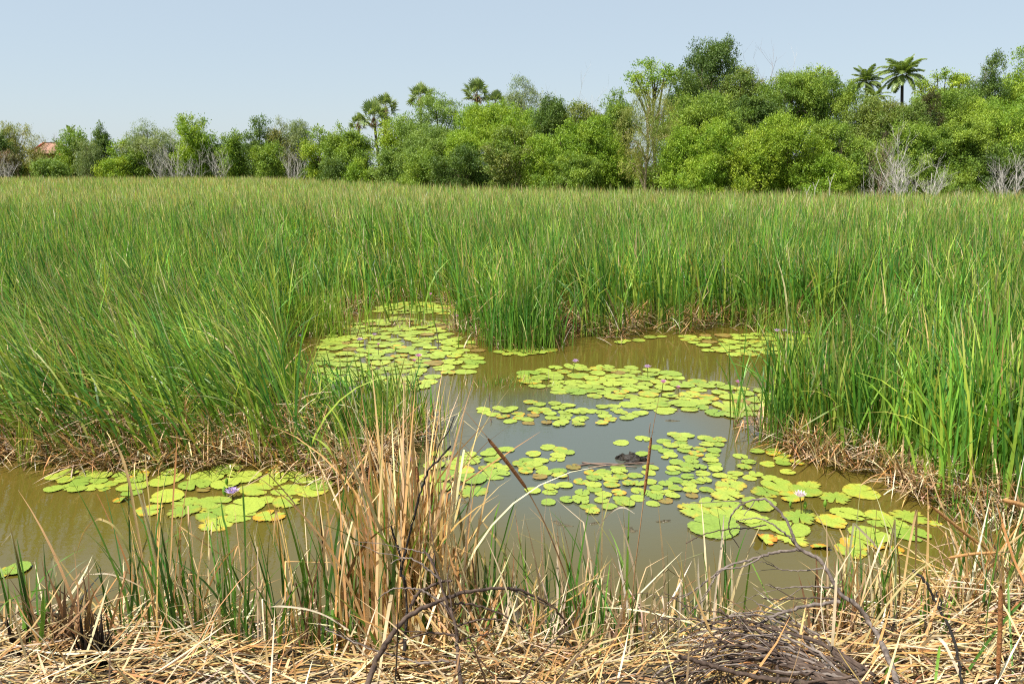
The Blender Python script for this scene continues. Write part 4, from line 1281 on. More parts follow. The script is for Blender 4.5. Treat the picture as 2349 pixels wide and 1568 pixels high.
# ------------------------------------------------------------------ water lily flowers and buds
def flower(label, px, py_base, hgt, dia, col, closed=0.0, lean=(0, 0), group="purple water lilies in bloom"):
    p = P(px, py_base, 0)
    root = empty("water_lily", (p[0], p[1], 0), label, "flower", group)
    top = np.array([lean[0], lean[1], hgt])
    st = catmull([np.array([0, 0, -0.04]), top * 0.5 + np.array([lean[0] * -.2, 0, 0]), top], 6)
    Tubes().add(st, np.full(len(st), 0.0055), 7).build("stem", M_GREENSTEM, root)
    V, Q, C, n = [], [], [], 0
    R = dia / 2
    for ring, (cnt, tilt, ln) in enumerate([(9, 0.30 + closed * .75, 1.0), (9, 0.62 + closed * .5, .92), (7, 0.98 + closed * .3, .8)]):
        for k in range(cnt):
            a = 2 * PI * (k + 0.5 * ring) / cnt + RNG.normal(0, .06)
            L, W = R * ln * RNG.uniform(.92, 1.05), R * 0.17
            t = np.linspace(0, 1, 6)
            wdt = W * np.sin(np.clip(t * 0.93 + 0.07, 0, 1) ** 0.75 * PI) + 0.0005
            el = tilt + 0.18 * t
            r_ = L * t * np.cos(el) + R * .06
            z_ = L * t * np.sin(el)
            ca, sa = math.cos(a), math.sin(a)
            for sgn in (-1, 0, 1):
                V.append(np.stack([r_ * ca - sgn * wdt * sa, r_ * sa + sgn * wdt * ca, z_ + (abs(sgn) * .15) * wdt], -1) + top)
                C.append(lerp(np.array(col) * np.array([1.15, 1.25, 1.1]), np.array(col), t[:, None]) * (1 - 0.12 * ring))
            for s in (0, 6):
                i = n + s + np.arange(5)
                Q.append(np.stack([i, i + 6, i + 7, i + 1], -1))
            n += 18
    mesh_obj("blossom", np.vstack(V), np.vstack(Q), M_PETAL, root, np.clip(np.vstack(C), 0, .95), True)
    if closed < 0.6:
        tb = Tubes()
        for k in range(16):
            a = RNG.uniform(0, 6.28)
            r_ = RNG.uniform(.1, .8) * R * .22
            q = np.array([[r_ * .6 * math.cos(a), r_ * .6 * math.sin(a), .0], [r_ * math.cos(a), r_ * math.sin(a), R * .25], [r_ * .7 * math.cos(a), r_ * .7 * math.sin(a), R * .42]]) + top
            tb.add(q, R * .022, 4)
        tb.build("stamens", M_STAMEN, root)


LILAC, PINK, WHITEPINK = (0.66, 0.44, 0.72), (0.76, 0.36, 0.64), (0.86, 0.70, 0.80)
flower("open violet lily flower among the left raft pads", 534, 1143, .06, .19, (0.62, 0.46, 0.80), .05)
flower("pale pinkish white lily flower on a stem over the right raft", 1838, 1180, .20, .17, WHITEPINK, .2, (-.03, 0))
for lab, px, pyb, h, d, cl, c in [
    ("bright magenta lily flower on the front edge of the channel raft", 959, 846, .22, .155, .05, PINK),
    ("half open pink lily just left of the bright magenta one", 949, 846, .13, .12, .6, PINK),
    ("closed pink lily on a curved stem over the channel raft", 868, 815, .20, .11, .8, PINK),
    ("small open lily at the back of the channel raft", 857, 783, .13, .13, .2, LILAC),
    ("lilac lily open wide on the left of the channel raft", 825, 796, .14, .16, .05, LILAC),
    ("pink lily flower by the brown stump at the channel's right", 1054, 745, .18, .17, .2, PINK),
    ("tiny pink lily at the back channel", 983, 695, .22, .16, .2, PINK),
    ("tiny lilac lily hidden among reeds at the left of the channel", 690, 785, .12, .13, .3, LILAC),
    ("pale lilac lily on a leaning stem at the left tip of the centre raft", 1314, 858, .21, .15, .1, LILAC),
    ("lilac lily at the back edge of the centre raft", 1486, 868, .19, .15, .1, LILAC),
    ("pink lily standing highest in the middle of the centre raft", 1517, 911, .24, .14, .3, PINK),
    ("half closed pink lily at the centre of the centre raft", 1558, 914, .16, .12, .65, PINK),
    ("pink lily at the right of the centre raft near the lone reeds", 1689, 900, .16, .13, .3, PINK),
    ("leftmost pink lily of three on the far right raft", 1784, 782, .20, .17, .2, LILAC),
    ("middle pink lily of three on the far right raft", 1796, 780, .18, .15, .2, LILAC),
    ("rightmost pink lily of three on the far right raft", 1825, 784, .18, .16, .2, PINK),
    ("violet lily half hidden behind the orange reed clump", 962, 1066, .05, .14, .2, (0.55, 0.30, 0.65)),
]:
    flower(lab, px, pyb, h, d, c, cl, (RNG.normal(0, .03), RNG.normal(0, .02)))


def bud(label, px, pyb, h, s):
    p = P(px, pyb, 0)
    root = empty("lily_bud", (p[0], p[1], 0), label, "flower bud", "green lily buds")
    Tubes().add(catmull([[0, 0, -.03], [.01, 0, h * .5], [0, 0, h]], 5), .005, 7).build("stem", M_GREENSTEM, root)
    t = np.linspace(0, 1, 9)
    Tubes().add(np.stack([0 * t, 0 * t, h + t * s], -1), s * .21 * np.sin(PI * (t * .9 + .1)) ** .8 + .001, 10).build("sepals", M_BUD, root)


M_BUD = solid_mat("bud_green", (0.10, 0.22, 0.02), (0.18, 0.32, 0.04), 20, 0.45, 0.1)
bud("closed green bud right beside the pinkish white lily", 1845, 1180, .07, .085)
bud("closed green bud right of the one beside the white lily", 1891, 1172, .05, .085)
bud("low green bud left of the pinkish white lily", 1812, 1166, .02, .07)
bud("slim green bud standing behind the violet lily", 521, 1117, .03, .09)
bud("pointed green bud left of the violet lily", 516, 1139, .02, .11)
bud("dark green bud on the channel raft near the magenta lily", 908, 815, .1, .08)

# ------------------------------------------------------------------ trees
YGL = [(0.312, 0.415, 0.034), (0.254, 0.375, 0.034), (0.372, 0.456, 0.046), (0.179, 0.294, 0.029)]
BRT = [(0.233, 0.37, 0.033), (0.292, 0.417, 0.039), (0.175, 0.309, 0.033), (0.35, 0.448, 0.046)]
MID = [(0.184, 0.29, 0.041), (0.239, 0.348, 0.043), (0.14, 0.241, 0.036), (0.304, 0.399, 0.051)]
DRK = [(0.097, 0.174, 0.033), (0.136, 0.213, 0.038), (0.078, 0.138, 0.03), (0.175, 0.249, 0.045)]
GRY = [(0.209, 0.272, 0.098), (0.164, 0.237, 0.078), (0.254, 0.315, 0.117), (0.299, 0.343, 0.117)]
FTH = [(0.254, 0.36, 0.075), (0.203, 0.311, 0.062), (0.303, 0.404, 0.088), (0.168, 0.26, 0.05)]
RST = [(0.18, 0.265, 0.04), (0.235, 0.29, 0.055), (0.14, 0.22, 0.04), (0.26, 0.27, 0.08), (0.2, 0.28, 0.05)]
OLV = [(0.303, 0.315, 0.062), (0.234, 0.276, 0.062), (0.372, 0.341, 0.088), (0.179, 0.236, 0.05)]


def crown_mesh(rg, Wd, z0, z1, leaf, cols, style, dens):
    """leaf mass made of twigs hung on lobes; returns V, Q, C and lobe centres"""
    hgt = z1 - z0
    nl = {"round": 44, "tall": 36, "umbrella": 60, "weep": 36, "open": 24, "bush": 38}[style]
    L = []
    while len(L) < nl:
        q = rg.uniform(-1, 1, 3)
        d = np.linalg.norm(q)
        if d > 1 or d < 0.30:
            continue
        if style == "umbrella" and q[2] < -0.35:
            continue
        if style == "tall":
            k = 1 - 0.55 * max(0, q[2])
            q[0] *= k
            q[1] *= k
        if style == "bush" and q[2] < -.1:
            q[:2] *= 1.25
        if style in ("round", "weep", "open"):
            k = 1 - 0.25 * max(0, q[2]) - .15 * max(0, -q[2])
            q[0] *= k
            q[1] *= k
        L.append(q)
    L = np.array(L)
    cen = np.stack([L[:, 0] * Wd * .42, L[:, 1] * min(Wd * .40, hgt * .6), (z0 + z1) / 2 + L[:, 2] * hgt * .41], -1)
    lr = rg.uniform(0.07, 0.20, nl) * (Wd * .55 + hgt * .45) * {"open": .72, "umbrella": .85}.get(style, 1.0)
    flat = {"umbrella": 0.38, "weep": 1.2, "tall": 0.9, "open": .65}.get(style, 0.75)
    V, C, nrm = [], [], []
    top_l = np.argsort(-(L[:, 2] + np.linalg.norm(L[:, :2], axis=1) * .6))[:max(8, nl // 3)]
    sp_c = cen[top_l] + np.stack([L[top_l, 0] * Wd * .10, L[top_l, 1] * Wd * .08, (.25 + rg.random(len(top_l))) * hgt * .07], -1)
    cen = np.vstack([cen, sp_c])
    lr = np.concatenate([lr, rg.uniform(.03, .065, len(top_l)) * (Wd * .55 + hgt * .45)])
    nl = len(cen)
    base_c = np.asarray(cols, float)
    for k in range(nl):
        r = lr[k]
        nt = int(dens * 4 * PI * r * r * (0.6 + flat * .4) / (leaf * leaf * 2.6)) + 6
        # every lobe carries its own smaller clumps, every clump its twigs
        ns = 15
        sd0 = rg.standard_normal((ns, 3)) + np.array([0, 0, .25])
        sd0 /= np.linalg.norm(sd0, axis=1)[:, None]
        sc_ = sd0 * r * rg.uniform(.55, 1.12, (ns, 1))
        pk = rg.integers(0, ns, nt)
        d = rg.standard_normal((nt, 3)) + sd0[pk] * .7 + np.array([0, 0, .55])
        d /= np.linalg.norm(d, axis=1)[:, None]
        rr = r * rg.uniform(.26, .52, ns)[pk] * (0.45 + 0.55 * rg.random(nt) ** .6)
        tip = cen[k] + (sc_[pk] + d * rr[:, None]) * np.array([1, 1, flat])
        tdir = d + np.array([0, 0, -0.9 if style == "weep" else 0.1]) + 0.3 * rg.standard_normal((nt, 3))
        tdir /= np.linalg.norm(tdir, axis=1)[:, None]
        lobe_c = base_c[rg.integers(0, len(base_c))] * rg.uniform(.85, 1.15)
        m = 6
        s = (np.arange(m) / m - .3)[None, :, None] * leaf * 3.2
        pos = tip[:, None, :] + tdir[:, None, :] * s + rg.normal(0, leaf * .55, (nt, m, 3))
        pos = pos.reshape(-1, 3)
        n = len(pos)
        ax = np.repeat(tdir, m, 0) + 0.7 * rg.standard_normal((n, 3))
        if style == "weep":
            ax[:, 2] -= 0.8
        ax /= np.linalg.norm(ax, axis=1)[:, None]
        nr = np.repeat(d, m, 0) * .85 + np.array([0, 0, .45]) + .38 * rg.standard_normal((n, 3))
        sd_ = np.cross(ax, nr)
        sd_ /= np.linalg.norm(sd_, axis=1)[:, None] + 1e-6
        ln = leaf * rg.uniform(.7, 1.35, n)
        wd = ln * {"weep": .22, "umbrella": .34}.get(style, .40)
        a = pos - ax * ln[:, None] * .5
        b = pos + sd_ * wd[:, None] * .5
        c = pos + ax * ln[:, None] * .5
        e = pos - sd_ * wd[:, None] * .5
        V.append(np.stack([a, b, c, e], 1).reshape(-1, 3))
        cc = lerp(np.tile(lobe_c, (n, 1)), base_c[rg.integers(0, len(base_c), n)], .4) * np.clip(1 + .12 * rg.standard_normal((n, 1)), .5, 1.6)
        C.append(np.repeat(cc, 4, 0))
    V, C = np.vstack(V), np.vstack(C)
    lo, hi = np.percentile(V[:, 2], 1.0), np.percentile(V[:, 2], 99.7)
    kz = (z1 - z0) / (hi - lo)
    kx = Wd / (np.percentile(V[:, 0], 98.8) - np.percentile(V[:, 0], 1.2))
    x0 = np.percentile(V[:, 0], [1.2, 98.8]).mean()
    for A in (V, cen):
        A[:, 2] = z0 + (A[:, 2] - lo) * kz
        A[:, 0] = (A[:, 0] - x0) * kx
        A[:, 1] *= kx
    Q = np.arange(len(V)).reshape(-1, 4)
    return V, Q, C, cen, lr


def tree(name, label, px, y, top, wpx, style, cols, low=None, bark=None, cat="tree", dens=1.0, leafk=1.0, group="trees along the far shore", lean=0.0, seed=0, trunk_r=None, z_under=0.0):
    rg = np.random.default_rng(seed + int(px * 7) + int(top))
    c = PD(px, 430, y)
    x = c[0]
    zt = PD(px, top, y)[2]
    dpt = y
    Wd = wpx * dpt / 1790.0
    zb = 0.3
    z0 = PD(px, low, y)[2] if low else max(zb + .2, zb + 0.12 * (zt - zb))
    z0 = max(z0, 0.4)
    leaf = max(.115, dpt * .0020) * leafk
    V, Q, C, cen, lr = crown_mesh(rg, Wd, z0, zt, leaf, cols, style, dens)
    root = empty(name, (x, y, zb), label, cat, group)
    off = np.array([0, 0, -zb])
    mesh_obj("crown", V + off, Q, M_LEAF, root, C)
    tb = Tubes()
    h = zt - zb
    tr = trunk_r if trunk_r else max(.05, h * .017)
    fork = max(0.3, min(h * .55, (z0 - zb) + (zt - z0) * .35))
    spine = np.array([[0, 0, -.6], [rg.normal(0, .03) * h, 0, fork * .4], [lean * h * .3 + rg.normal(0, .02) * h, rg.normal(0, .02) * h, fork], [lean * h * .5, 0, lerp(fork, h, .7)]])
    sp = catmull(spine, 5)
    tb.add(sp, np.linspace(tr, tr * .35, len(sp)), 8)
    for k in range(min(len(cen), 16)):
        e = cen[k] + off
        s0 = sp[int(rg.uniform(.35, .85) * (len(sp) - 1))]
        if e[2] < s0[2] - .3:
            s0 = sp[int(.3 * len(sp))]
        midp = lerp(s0, e, .5) + np.array([0, 0, .08 * h * rg.random()])
        q = catmull([s0, midp, e, e + (e - midp) * .08], 3)
        tb.add(q, np.linspace(tr * .38, tr * .08, len(q)), 5)
    tb.build("trunk", bark or M_BARK, root)
    return root


def bare_tree(label, px, y, top, wpx, mat=M_DEADWOOD, stems=5, seed=0, r0=.035, levels=3, cat="bare tree", group="leafless grey shrubs before the trees", name="dead_shrub", zb=0.3, up=.25, twig=1.0):
    rg = np.random.default_rng(seed + int(px))
    x = PD(px, 430, y)[0]
    h = PD(px, top, y)[2] - zb
    Wd = wpx * y / 1790.0
    root = empty(name, (x, y, zb), label, cat, group)
    tb, tw = Tubes(), Tubes()

    def grow(p, d, L, r, lev):
        n = 5
        pts = [p]
        for i in range(n):
            d = d + rg.normal(0, .13, 3) + np.array([0, 0, up * .25])
            d /= np.linalg.norm(d)
            pts.append(pts[-1] + d * L / n)
        pts = np.array(pts)
        (tb if lev == levels else tw).add(pts, np.linspace(r, r * .45, n + 1), 5 if lev > 1 else 4)
        if lev > 0:
            for _ in range(int(rg.integers(3, 6) * twig)):
                i = rg.integers(1, n + 1)
                s = rg.standard_normal(3) * .55
                s[2] = abs(s[2]) * .6
                q = d * .8 + s
                grow(pts[i], q / np.linalg.norm(q), L * rg.uniform(.35, .62), r * .5, lev - 1)

    for k in range(stems):
        a = rg.uniform(0, 6.28)
        b = np.array([math.cos(a) * Wd * .16 * rg.random(), math.sin(a) * Wd * .16 * rg.random(), -.5])
        d = np.array([math.cos(a) * Wd * .33 / h, math.sin(a) * Wd * .33 / h, 1.0])
        grow(b, d / np.linalg.norm(d), h * rg.uniform(.5, .78), r0 * rg.uniform(.7, 1.2), levels)
    tb.build("trunk", mat, root)
    tw.build("twigs", mat, root)


T = tree
# far left shore, left to right
T("tree", "dark leafy tree cut by the left frame edge", 2, 124, 302, 60, "round", DRK)
T("tree", "low reddish grey tree at the left frame edge, below the dark leafy one", 22, 121, 345, 60, "bush", [(0.22, .18, .10), (.14, .17, .06), (.3, .2, .13)])
T("tree", "slender pale eucalyptus with see-through crown near the left edge", 50, 128, 281, 82, "weep", OLV, 375, M_PALEBARK, dens=.8)
T("tree", "small thin olive tree just left of the house", 92, 124, 318, 45, "weep", OLV, None, M_PALEBARK, dens=.7)
T("tree", "low shrub tree in front of the house", 128, 121, 362, 70, "bush", FTH)
T("tree", "round green tree just right of the orange house", 178, 126, 296, 76, "round", MID)
T("tree", "thin light tree standing before the round green one by the house", 210, 121, 318, 52, "weep", GRY, None, M_PALEBARK, dens=.8)
T("tree", "slim dark columnar tree alone against the sky at left", 243, 124, 284, 46, "tall", DRK)
T("tree", "low bright yellow green bush under the slim columnar tree", 262, 119, 360, 70, "bush", YGL)
T("tree", "loose light green tree right of the slim columnar tree", 296, 122, 318, 74, "open", BRT, None)
T("tree", "wide grey green drooping tree left of the dead grey shrubs", 350, 124, 278, 106, "weep", GRY, None, dens=1.1)
T("tree", "dark low tree beneath the wide grey green drooping tree", 318, 121, 338, 60, "round", MID)
T("tree", "tall clumpy bright green tree right behind the dead grey shrubs", 456, 123, 265, 86, "round", BRT, dens=1.05)
T("tree", "low green bush tree left below the tall clumpy bright one", 420, 125, 320, 66, "bush", MID)
T("tree", "ragged mid height green tree in the middle of the far left shore", 545, 122, 302, 66, "round", MID)
T("tree", "low dark tree between the clumpy bright tree and the ragged one", 505, 124, 330, 58, "round", DRK)
T("tree", "tall dark crowned tree with a paler neighbour at its right", 604, 121, 268, 74, "tall", DRK, dens=1.1)
T("tree", "pale olive tree leaning on the tall dark crowned one", 650, 122, 272, 56, "weep", OLV, None, M_PALEBARK)
T("tree", "grey green eucalyptus at the right end of the pale group", 688, 123, 276, 66, "weep", GRY, None, M_PALEBARK)
T("tree", "dense mid green tree in front of the tall dark crowned one", 622, 117, 325, 70, "bush", MID)
T("tree", "yellow green tree behind the leafless shrub left of the palms", 738, 112, 291, 80, "open", YGL, None, dens=1.3)
T("tree", "dense dark tree left of the palms, its taller part", 778, 104, 288, 62, "round", MID, dens=1.1)
T("tree", "dense dark tree left of the palms, next to the palm trunk", 818, 101, 298, 78, "round", MID, dens=1.1)
T("tree", "small bright green bush at the foot of the palm trunk", 822, 92, 363, 52, "bush", BRT)
T("tree", "low dark green bush at the reed edge left of the small bright one", 765, 98, 362, 60, "bush", DRK)
# middle
T("tree", "feathery green bush right of the leaning palm trunk", 905, 92, 328, 92, "bush", FTH)
T("tree", "yellow green tree right of the tall palm pair", 915, 96, 270, 78, "round", YGL)
T("tree", "large pale feathery dome tree under the single round palm", 1005, 92, 216, 150, "round", FTH, dens=1.0, leafk=.85)
T("tree", "pale feathery tree below the large pale dome", 985, 84, 288, 120, "round", FTH, leafk=.85)
T("tree", "flat layered bright green rain tree with dark limbs", 1150, 86, 236, 178, "umbrella", BRT, 340, dens=1.15, leafk=.8)
T("tree", "lower tier of flat green boughs under the layered rain tree", 1105, 82, 292, 150, "umbrella", BRT, 380, dens=1.1, leafk=.8)
T("tree", "grey green eucalyptus dome on the skyline behind the rain tree", 1196, 100, 180, 112, "weep", GRY, None, M_PALEBARK)
T("tree", "dark broad leaved tree right of the layered rain tree", 1262, 84, 224, 96, "round", DRK)
T("tree", "dense low dark tree at the reed edge, left half of a pair", 965, 79, 345, 92, "bush", MID)
T("tree", "dense low dark tree at the reed edge, right half of a pair", 1055, 77, 335, 120, "bush", DRK)
T("tree", "olive tree with hanging dry pods in front of the rain tree", 1180, 73, 292, 130, "open", RST, None, dens=1.6)
T("tree", "broad bright green tree in the middle of the shore", 1285, 71, 282, 150, "round", BRT, dens=1.05)
T("tree", "tall bright green tree right of the broad bright one", 1370, 71, 268, 120, "round", BRT, dens=1.05)
T("tree", "low mid green bush under the broad bright trees", 1300, 68, 352, 140, "bush", MID)
T("tree", "dull green tree on the skyline under bare twigs", 1335, 84, 238, 130, "round", RST)
T("tree", "dull green tree on the skyline left of the pale spreading tree", 1415, 82, 212, 90, "round", MID)
T("tree", "slender olive casuarina with pale straight trunk at the reed edge", 1482, 62, 204, 128, "weep", OLV, 410, M_PALEBARK, dens=.5, trunk_r=.15)
T("tree", "airy pale green spreading tree on the skyline left of the tallest tree", 1493, 86, 136, 112, "open", BRT, 215, dens=.9)
T("tree", "tallest dark green tree rising above the right wood", 1618, 84, 92, 120, "round", DRK, dens=.95)
T("tree", "dark green shoulder under the tallest tree, left side", 1570, 82, 165, 120, "round", DRK)
T("tree", "dull green tree right of the tallest tree with reddish twigs over it", 1690, 80, 158, 110, "round", RST)
T("tree", "wide dark tree filling the middle of the right wood", 1600, 72, 214, 190, "umbrella", MID, 330, dens=1.1)
T("tree", "dark tree beside the wide dark one in the right wood", 1720, 72, 222, 140, "round", DRK)
T("tree", "feathery green tree on the skyline, left one of two", 1800, 74, 160, 126, "umbrella", MID, 290, dens=1.05, leafk=.85)
T("tree", "feathery green tree on the skyline, right one of two", 1876, 73, 176, 120, "umbrella", MID, 300, dens=1.05, leafk=.85)
T("tree", "thin yellow green tree top poking out behind the feathery pair", 1858, 82, 148, 60, "open", YGL, 210, dens=.9)
T("tree", "bright green bush tree at the reed edge right of the pale trunk", 1560, 60, 290, 90, "round", BRT)
T("tree", "drooping bright green tree at the reed edge before the wide dark one", 1645, 59, 274, 130, "round", BRT, dens=1.05)
T("tree", "low rounded green bush at the reed edge under the drooping bright tree", 1610, 57.5, 350, 100, "bush", BRT)
T("tree", "glowing yellow green tree at the reed edge, the brightest of the wood", 1800, 58, 264, 170, "round", YGL, dens=1.05)
T("tree", "yellow green tree left below the brightest tree", 1735, 57, 305, 110, "round", YGL)
T("tree", "mid green tree right of the brightest tree", 1905, 58, 282, 130, "round", MID)
T("tree", "low olive bush at the reed edge under the mid green tree", 1890, 56, 352, 130, "bush", BRT)
# right
T("tree", "reddish green tree below the coconut palms", 1985, 64, 222, 120, "round", RST)
T("tree", "autumn tinted tree right of the reddish green one", 2050, 62, 236, 120, "round", RST)
T("tree", "light yellow crowned tree on the skyline right of the coconut palms", 2145, 76, 162, 110, "open", YGL, 240, dens=1.1)
T("tree", "feathery green tree right under the taller coconut palm", 2150, 66, 205, 150, "umbrella", MID, 290, dens=1.05, leafk=.85)
T("tree", "vine wrapped dark tree with brown tangles under the light yellow crown", 2112, 63, 212, 60, "tall", [(0.06, .09, .02), (.10, .08, .03), (.05, .10, .02)])
T("tree", "tall column shaped vine covered tree near the right edge", 2245, 74, 124, 70, "tall", DRK)
T("tree", "tall bright crowned tree cut by the right frame edge", 2322, 76, 108, 110, "round", BRT)
T("tree", "dark tree filling the skyline behind the right edge trees", 2215, 70, 195, 150, "round", DRK)
T("tree", "loose green tree behind the bleached shrubs", 2085, 59, 282, 150, "round", MID)
T("tree", "light green drooping tree at the right, above the last bleached shrub", 2300, 60, 216, 150, "weep", BRT, None, dens=1.2, leafk=1.2)
T("tree", "broad mid green tree between the bleached shrubs and the drooping tree", 2195, 58.5, 270, 150, "round", MID, dens=1.05)
T("tree", "low dark bush at the reed edge behind the bleached shrubs", 2110, 57.5, 350, 160, "bush", MID)
T("tree", "dark bush at the reed edge in the lower right of the wood", 2290, 58, 330, 170, "bush", DRK)
T("tree", "low green bush right of the dry brown shrub", 2215, 57, 370, 110, "bush", MID)
T("tree", "green bush under the reddish trees, left of the dry brown shrub", 1965, 57.5, 320, 90, "round", MID)

# leafless shrubs and twigs
for i_, (lab, px, y, top, wpx, mat, st, r0) in enumerate([
    ("pale grey leafless shrub, left one of three on the far left shore", 376, 119, 326, 50, M_DEADWOOD, 7, .04),
    ("pale grey leafless shrub, tallest of three on the far left shore", 409, 119, 312, 48, M_DEADWOOD, 7, .045),
    ("small grey leafless shrub, right one of three on the far left shore", 451, 118, 345, 44, M_DEADWOOD, 6, .04),
    ("grey leafless shrub before the ragged tree at left centre", 512, 119, 318, 44, M_DEADWOOD, 6, .04),
    ("broad grey leafless shrub leaning right, left of the palms", 678, 112, 330, 76, M_DEADWOOD, 9, .04),
    ("bare grey tree on the skyline beside the house roof", 145, 132, 292, 36, M_DEADWOOD, 2, .05),
    ("low bleached twigs at the far left reed edge", 15, 118, 352, 50, M_DEADWOOD, 7, .04),
    ("bare twig cluster on the skyline, left one left of the pale spreading tree", 1320, 86, 212, 50, M_DEADWOOD, 6, .03),
    ("bare twig cluster on the skyline, right one left of the pale spreading tree", 1378, 86, 206, 50, M_DEADWOOD, 6, .03),
    ("reddish bare treetop right of the tallest tree", 1728, 82, 145, 66, M_TWIGBROWN, 7, .035),
    ("thin bare treetop left of the feathery skyline pair", 1775, 80, 152, 40, M_DEADWOOD, 4, .03),
    ("bare pointed treetop left of the vine covered column tree", 2205, 76, 150, 40, M_TWIGBROWN, 4, .035),
    ("dry brown shrub with fine dead twigs at the right reed edge", 2002, 56.2, 308, 62, M_TWIGBROWN, 10, .025),
    ("bleached white shrub in front of the dry brown shrub", 1998, 54.6, 372, 60, M_DEADWOOD, 7, .024),
    ("bleached white leafless tree, widest at the right reed edge", 2078, 53.4, 322, 62, M_DEADWOOD, 9, .034),
    ("slim bleached white leafless tree right of the widest one", 2137, 54.2, 328, 50, M_DEADWOOD, 6, .033),
    ("spreading bleached shrub cut by the right frame edge", 2318, 54.6, 344, 96, M_DEADWOOD, 11, .032),
]):
    bare_tree(lab, px, y, top, wpx, mat, st, i_, r0 * (1.6 if "skyline" in lab or "treetop" in lab else .78), group=None if "skyline" in lab or "treetop" in lab else "leafless grey shrubs before the trees")
for k, (px, y, top, lab) in enumerate([(1871, 53, 412, "short forked dead stick above the reeds, left of the taller one"), (1906, 52, 398, "taller forked dead stick above the reeds below the bright wood"),
                                       (1852, 53, 425, "lowest dead stick above the reeds, left of both forked sticks")]):
    x, _, z = PD(px, top, y)
    tb = Tubes().add(catmull([[0, 0, 0], [.05, 0, z * .5], [.02, 0, z * .75], [.22, 0, z]], 4), np.linspace(.035, .012, 13), 5)
    tb.add(catmull([[.02, 0, z * .75], [-.08, 0, z * .85], [-.16, 0, z * .93]], 3), np.linspace(.02, .01, 7), 5)
    o = tb.build("dead_stick", M_DEADWOOD, None, (x, y, 0))
    tag(o, lab, "stick", "dead sticks above the reeds")

# ------------------------------------------------------------------ palms
def frond_mesh_fan(seed):
    r = np.random.default_rng(seed)
    V, Q, C, n = [], [], [], 0
    ns = 20
    for k in range(ns):
        a = lerp(-2.15, 2.15, k / (ns - 1))
        L = 0.70 * (1 - .22 * abs(a) / 2.1) * r.uniform(.93, 1.05)
        d = np.array([math.sin(a), 0, math.cos(a)])
        s = np.array([math.cos(a), 0, -math.sin(a)])
        y = .03 * (-1) ** k + .10 * math.cos(a)
        drp = -.10 * r.random()
        pts = [np.array([0, 0, .95]), np.array([0, y, .95]) + d * L * .5, np.array([0, y * 1.6 + drp, .95]) + d * L]
        for p, wv_ in zip(pts, (.012, .06, .004)):
            V += [p - s * wv_, p + s * wv_]
        for j in (0, 2):
            Q.append([n + j, n + j + 1, n + j + 3, n + j + 2])
        c = np.array([.24, .32, .12]) * r.uniform(.75, 1.3)
        C += [c * .9] * 2 + [c] * 2 + [lerp(c, np.array([.35, .3, .12]), .3)] * 2
        n += 6
    for (a, b) in ((-.018, .018),):
        V += [np.array([a, 0, 0]), np.array([b, 0, 0]), np.array([b, .01, .97]), np.array([a, .01, .97])]
        Q.append([n, n + 1, n + 2, n + 3])
        C += [np.array([.22, .2, .06])] * 4
    o = mesh_obj("frond", V, Q, M_PALM, None, np.array(C))
    me = o.data
    bpy.data.objects.remove(o)
    return me


def frond_mesh_feather(seed, bend):
    r = np.random.default_rng(seed)
    n = 44
    t = np.linspace(0, 1, n)
    phi = 0.15 + bend * t ** 1.3
    dz = np.cumsum(np.cos(phi)) / n * 3.4
    dx = np.cumsum(np.sin(phi)) / n * 3.4
    V, Q, C, k = [], [], [], 0
    for i in range(n - 1):
        p, q = np.array([dx[i], 0, dz[i]]), np.array([dx[i + 1], 0, dz[i + 1]])
        w_ = .03 * (1 - .8 * t[i])
        V += [p + [0, -w_, 0], p + [0, w_, 0], q + [0, w_, 0], q + [0, -w_, 0]]
        Q.append([k, k + 1, k + 2, k + 3])
        C += [np.array([.26, .24, .07])] * 4
        k += 4
    for i in range(6, n - 1):
        T_ = np.array([math.sin(phi[i]), 0, math.cos(phi[i])])
        Nn = np.array([math.cos(phi[i]), 0, -math.sin(phi[i])])
        L = 0.85 * math.sin(PI * min(1, .18 + .80 * t[i])) ** .7
        for sg in (-1, 1):
            d = np.array([0, sg * 1.0, 0]) * .75 + T_ * .65 + Nn * .22 * r.uniform(-.2, 1.5)
            d /= np.linalg.norm(d)
            p = np.array([dx[i], 0, dz[i]])
            m_ = p + d * L * .5
            e = p + d * L + Nn * .16 * L + np.array([0, 0, -.10 * L])
            wv_ = T_ * .065
            V += [p - wv_ * .6, p + wv_ * .6, m_ + wv_, m_ - wv_, e]
            Q.append([k, k + 1, k + 2, k + 3])
            Q.append([k + 3, k + 2, k + 4, k + 4])
            c = np.array([.20, .28, .07]) * r.uniform(.7, 1.35)
            C += [c, c, c, c, lerp(c, np.array([.3, .28, .1]), .3)]
            k += 5
    # the leaflet tips are triangles written as quads with a doubled point: split that point
    V2, Q2, C2 = [np.array(v, float) for v in V], [], list(C)
    for q in Q:
        if q[2] == q[3]:
            V2.append(V2[q[2]] + np.array([.004, .004, 0]))
            C2.append(C2[q[2]])
            q = [q[0], q[1], q[2], len(V2) - 1]
        Q2.append(q)
    o = mesh_obj("frond", V2, Q2, M_PALM, None, np.array(C2))
    me = o.data
    bpy.data.objects.remove(o)
    return me


FAN = [frond_mesh_fan(1), frond_mesh_fan(2), frond_mesh_fan(3)]
FEA = [frond_mesh_feather(4, .7), frond_mesh_feather(5, 1.0), frond_mesh_feather(6, 1.3)]


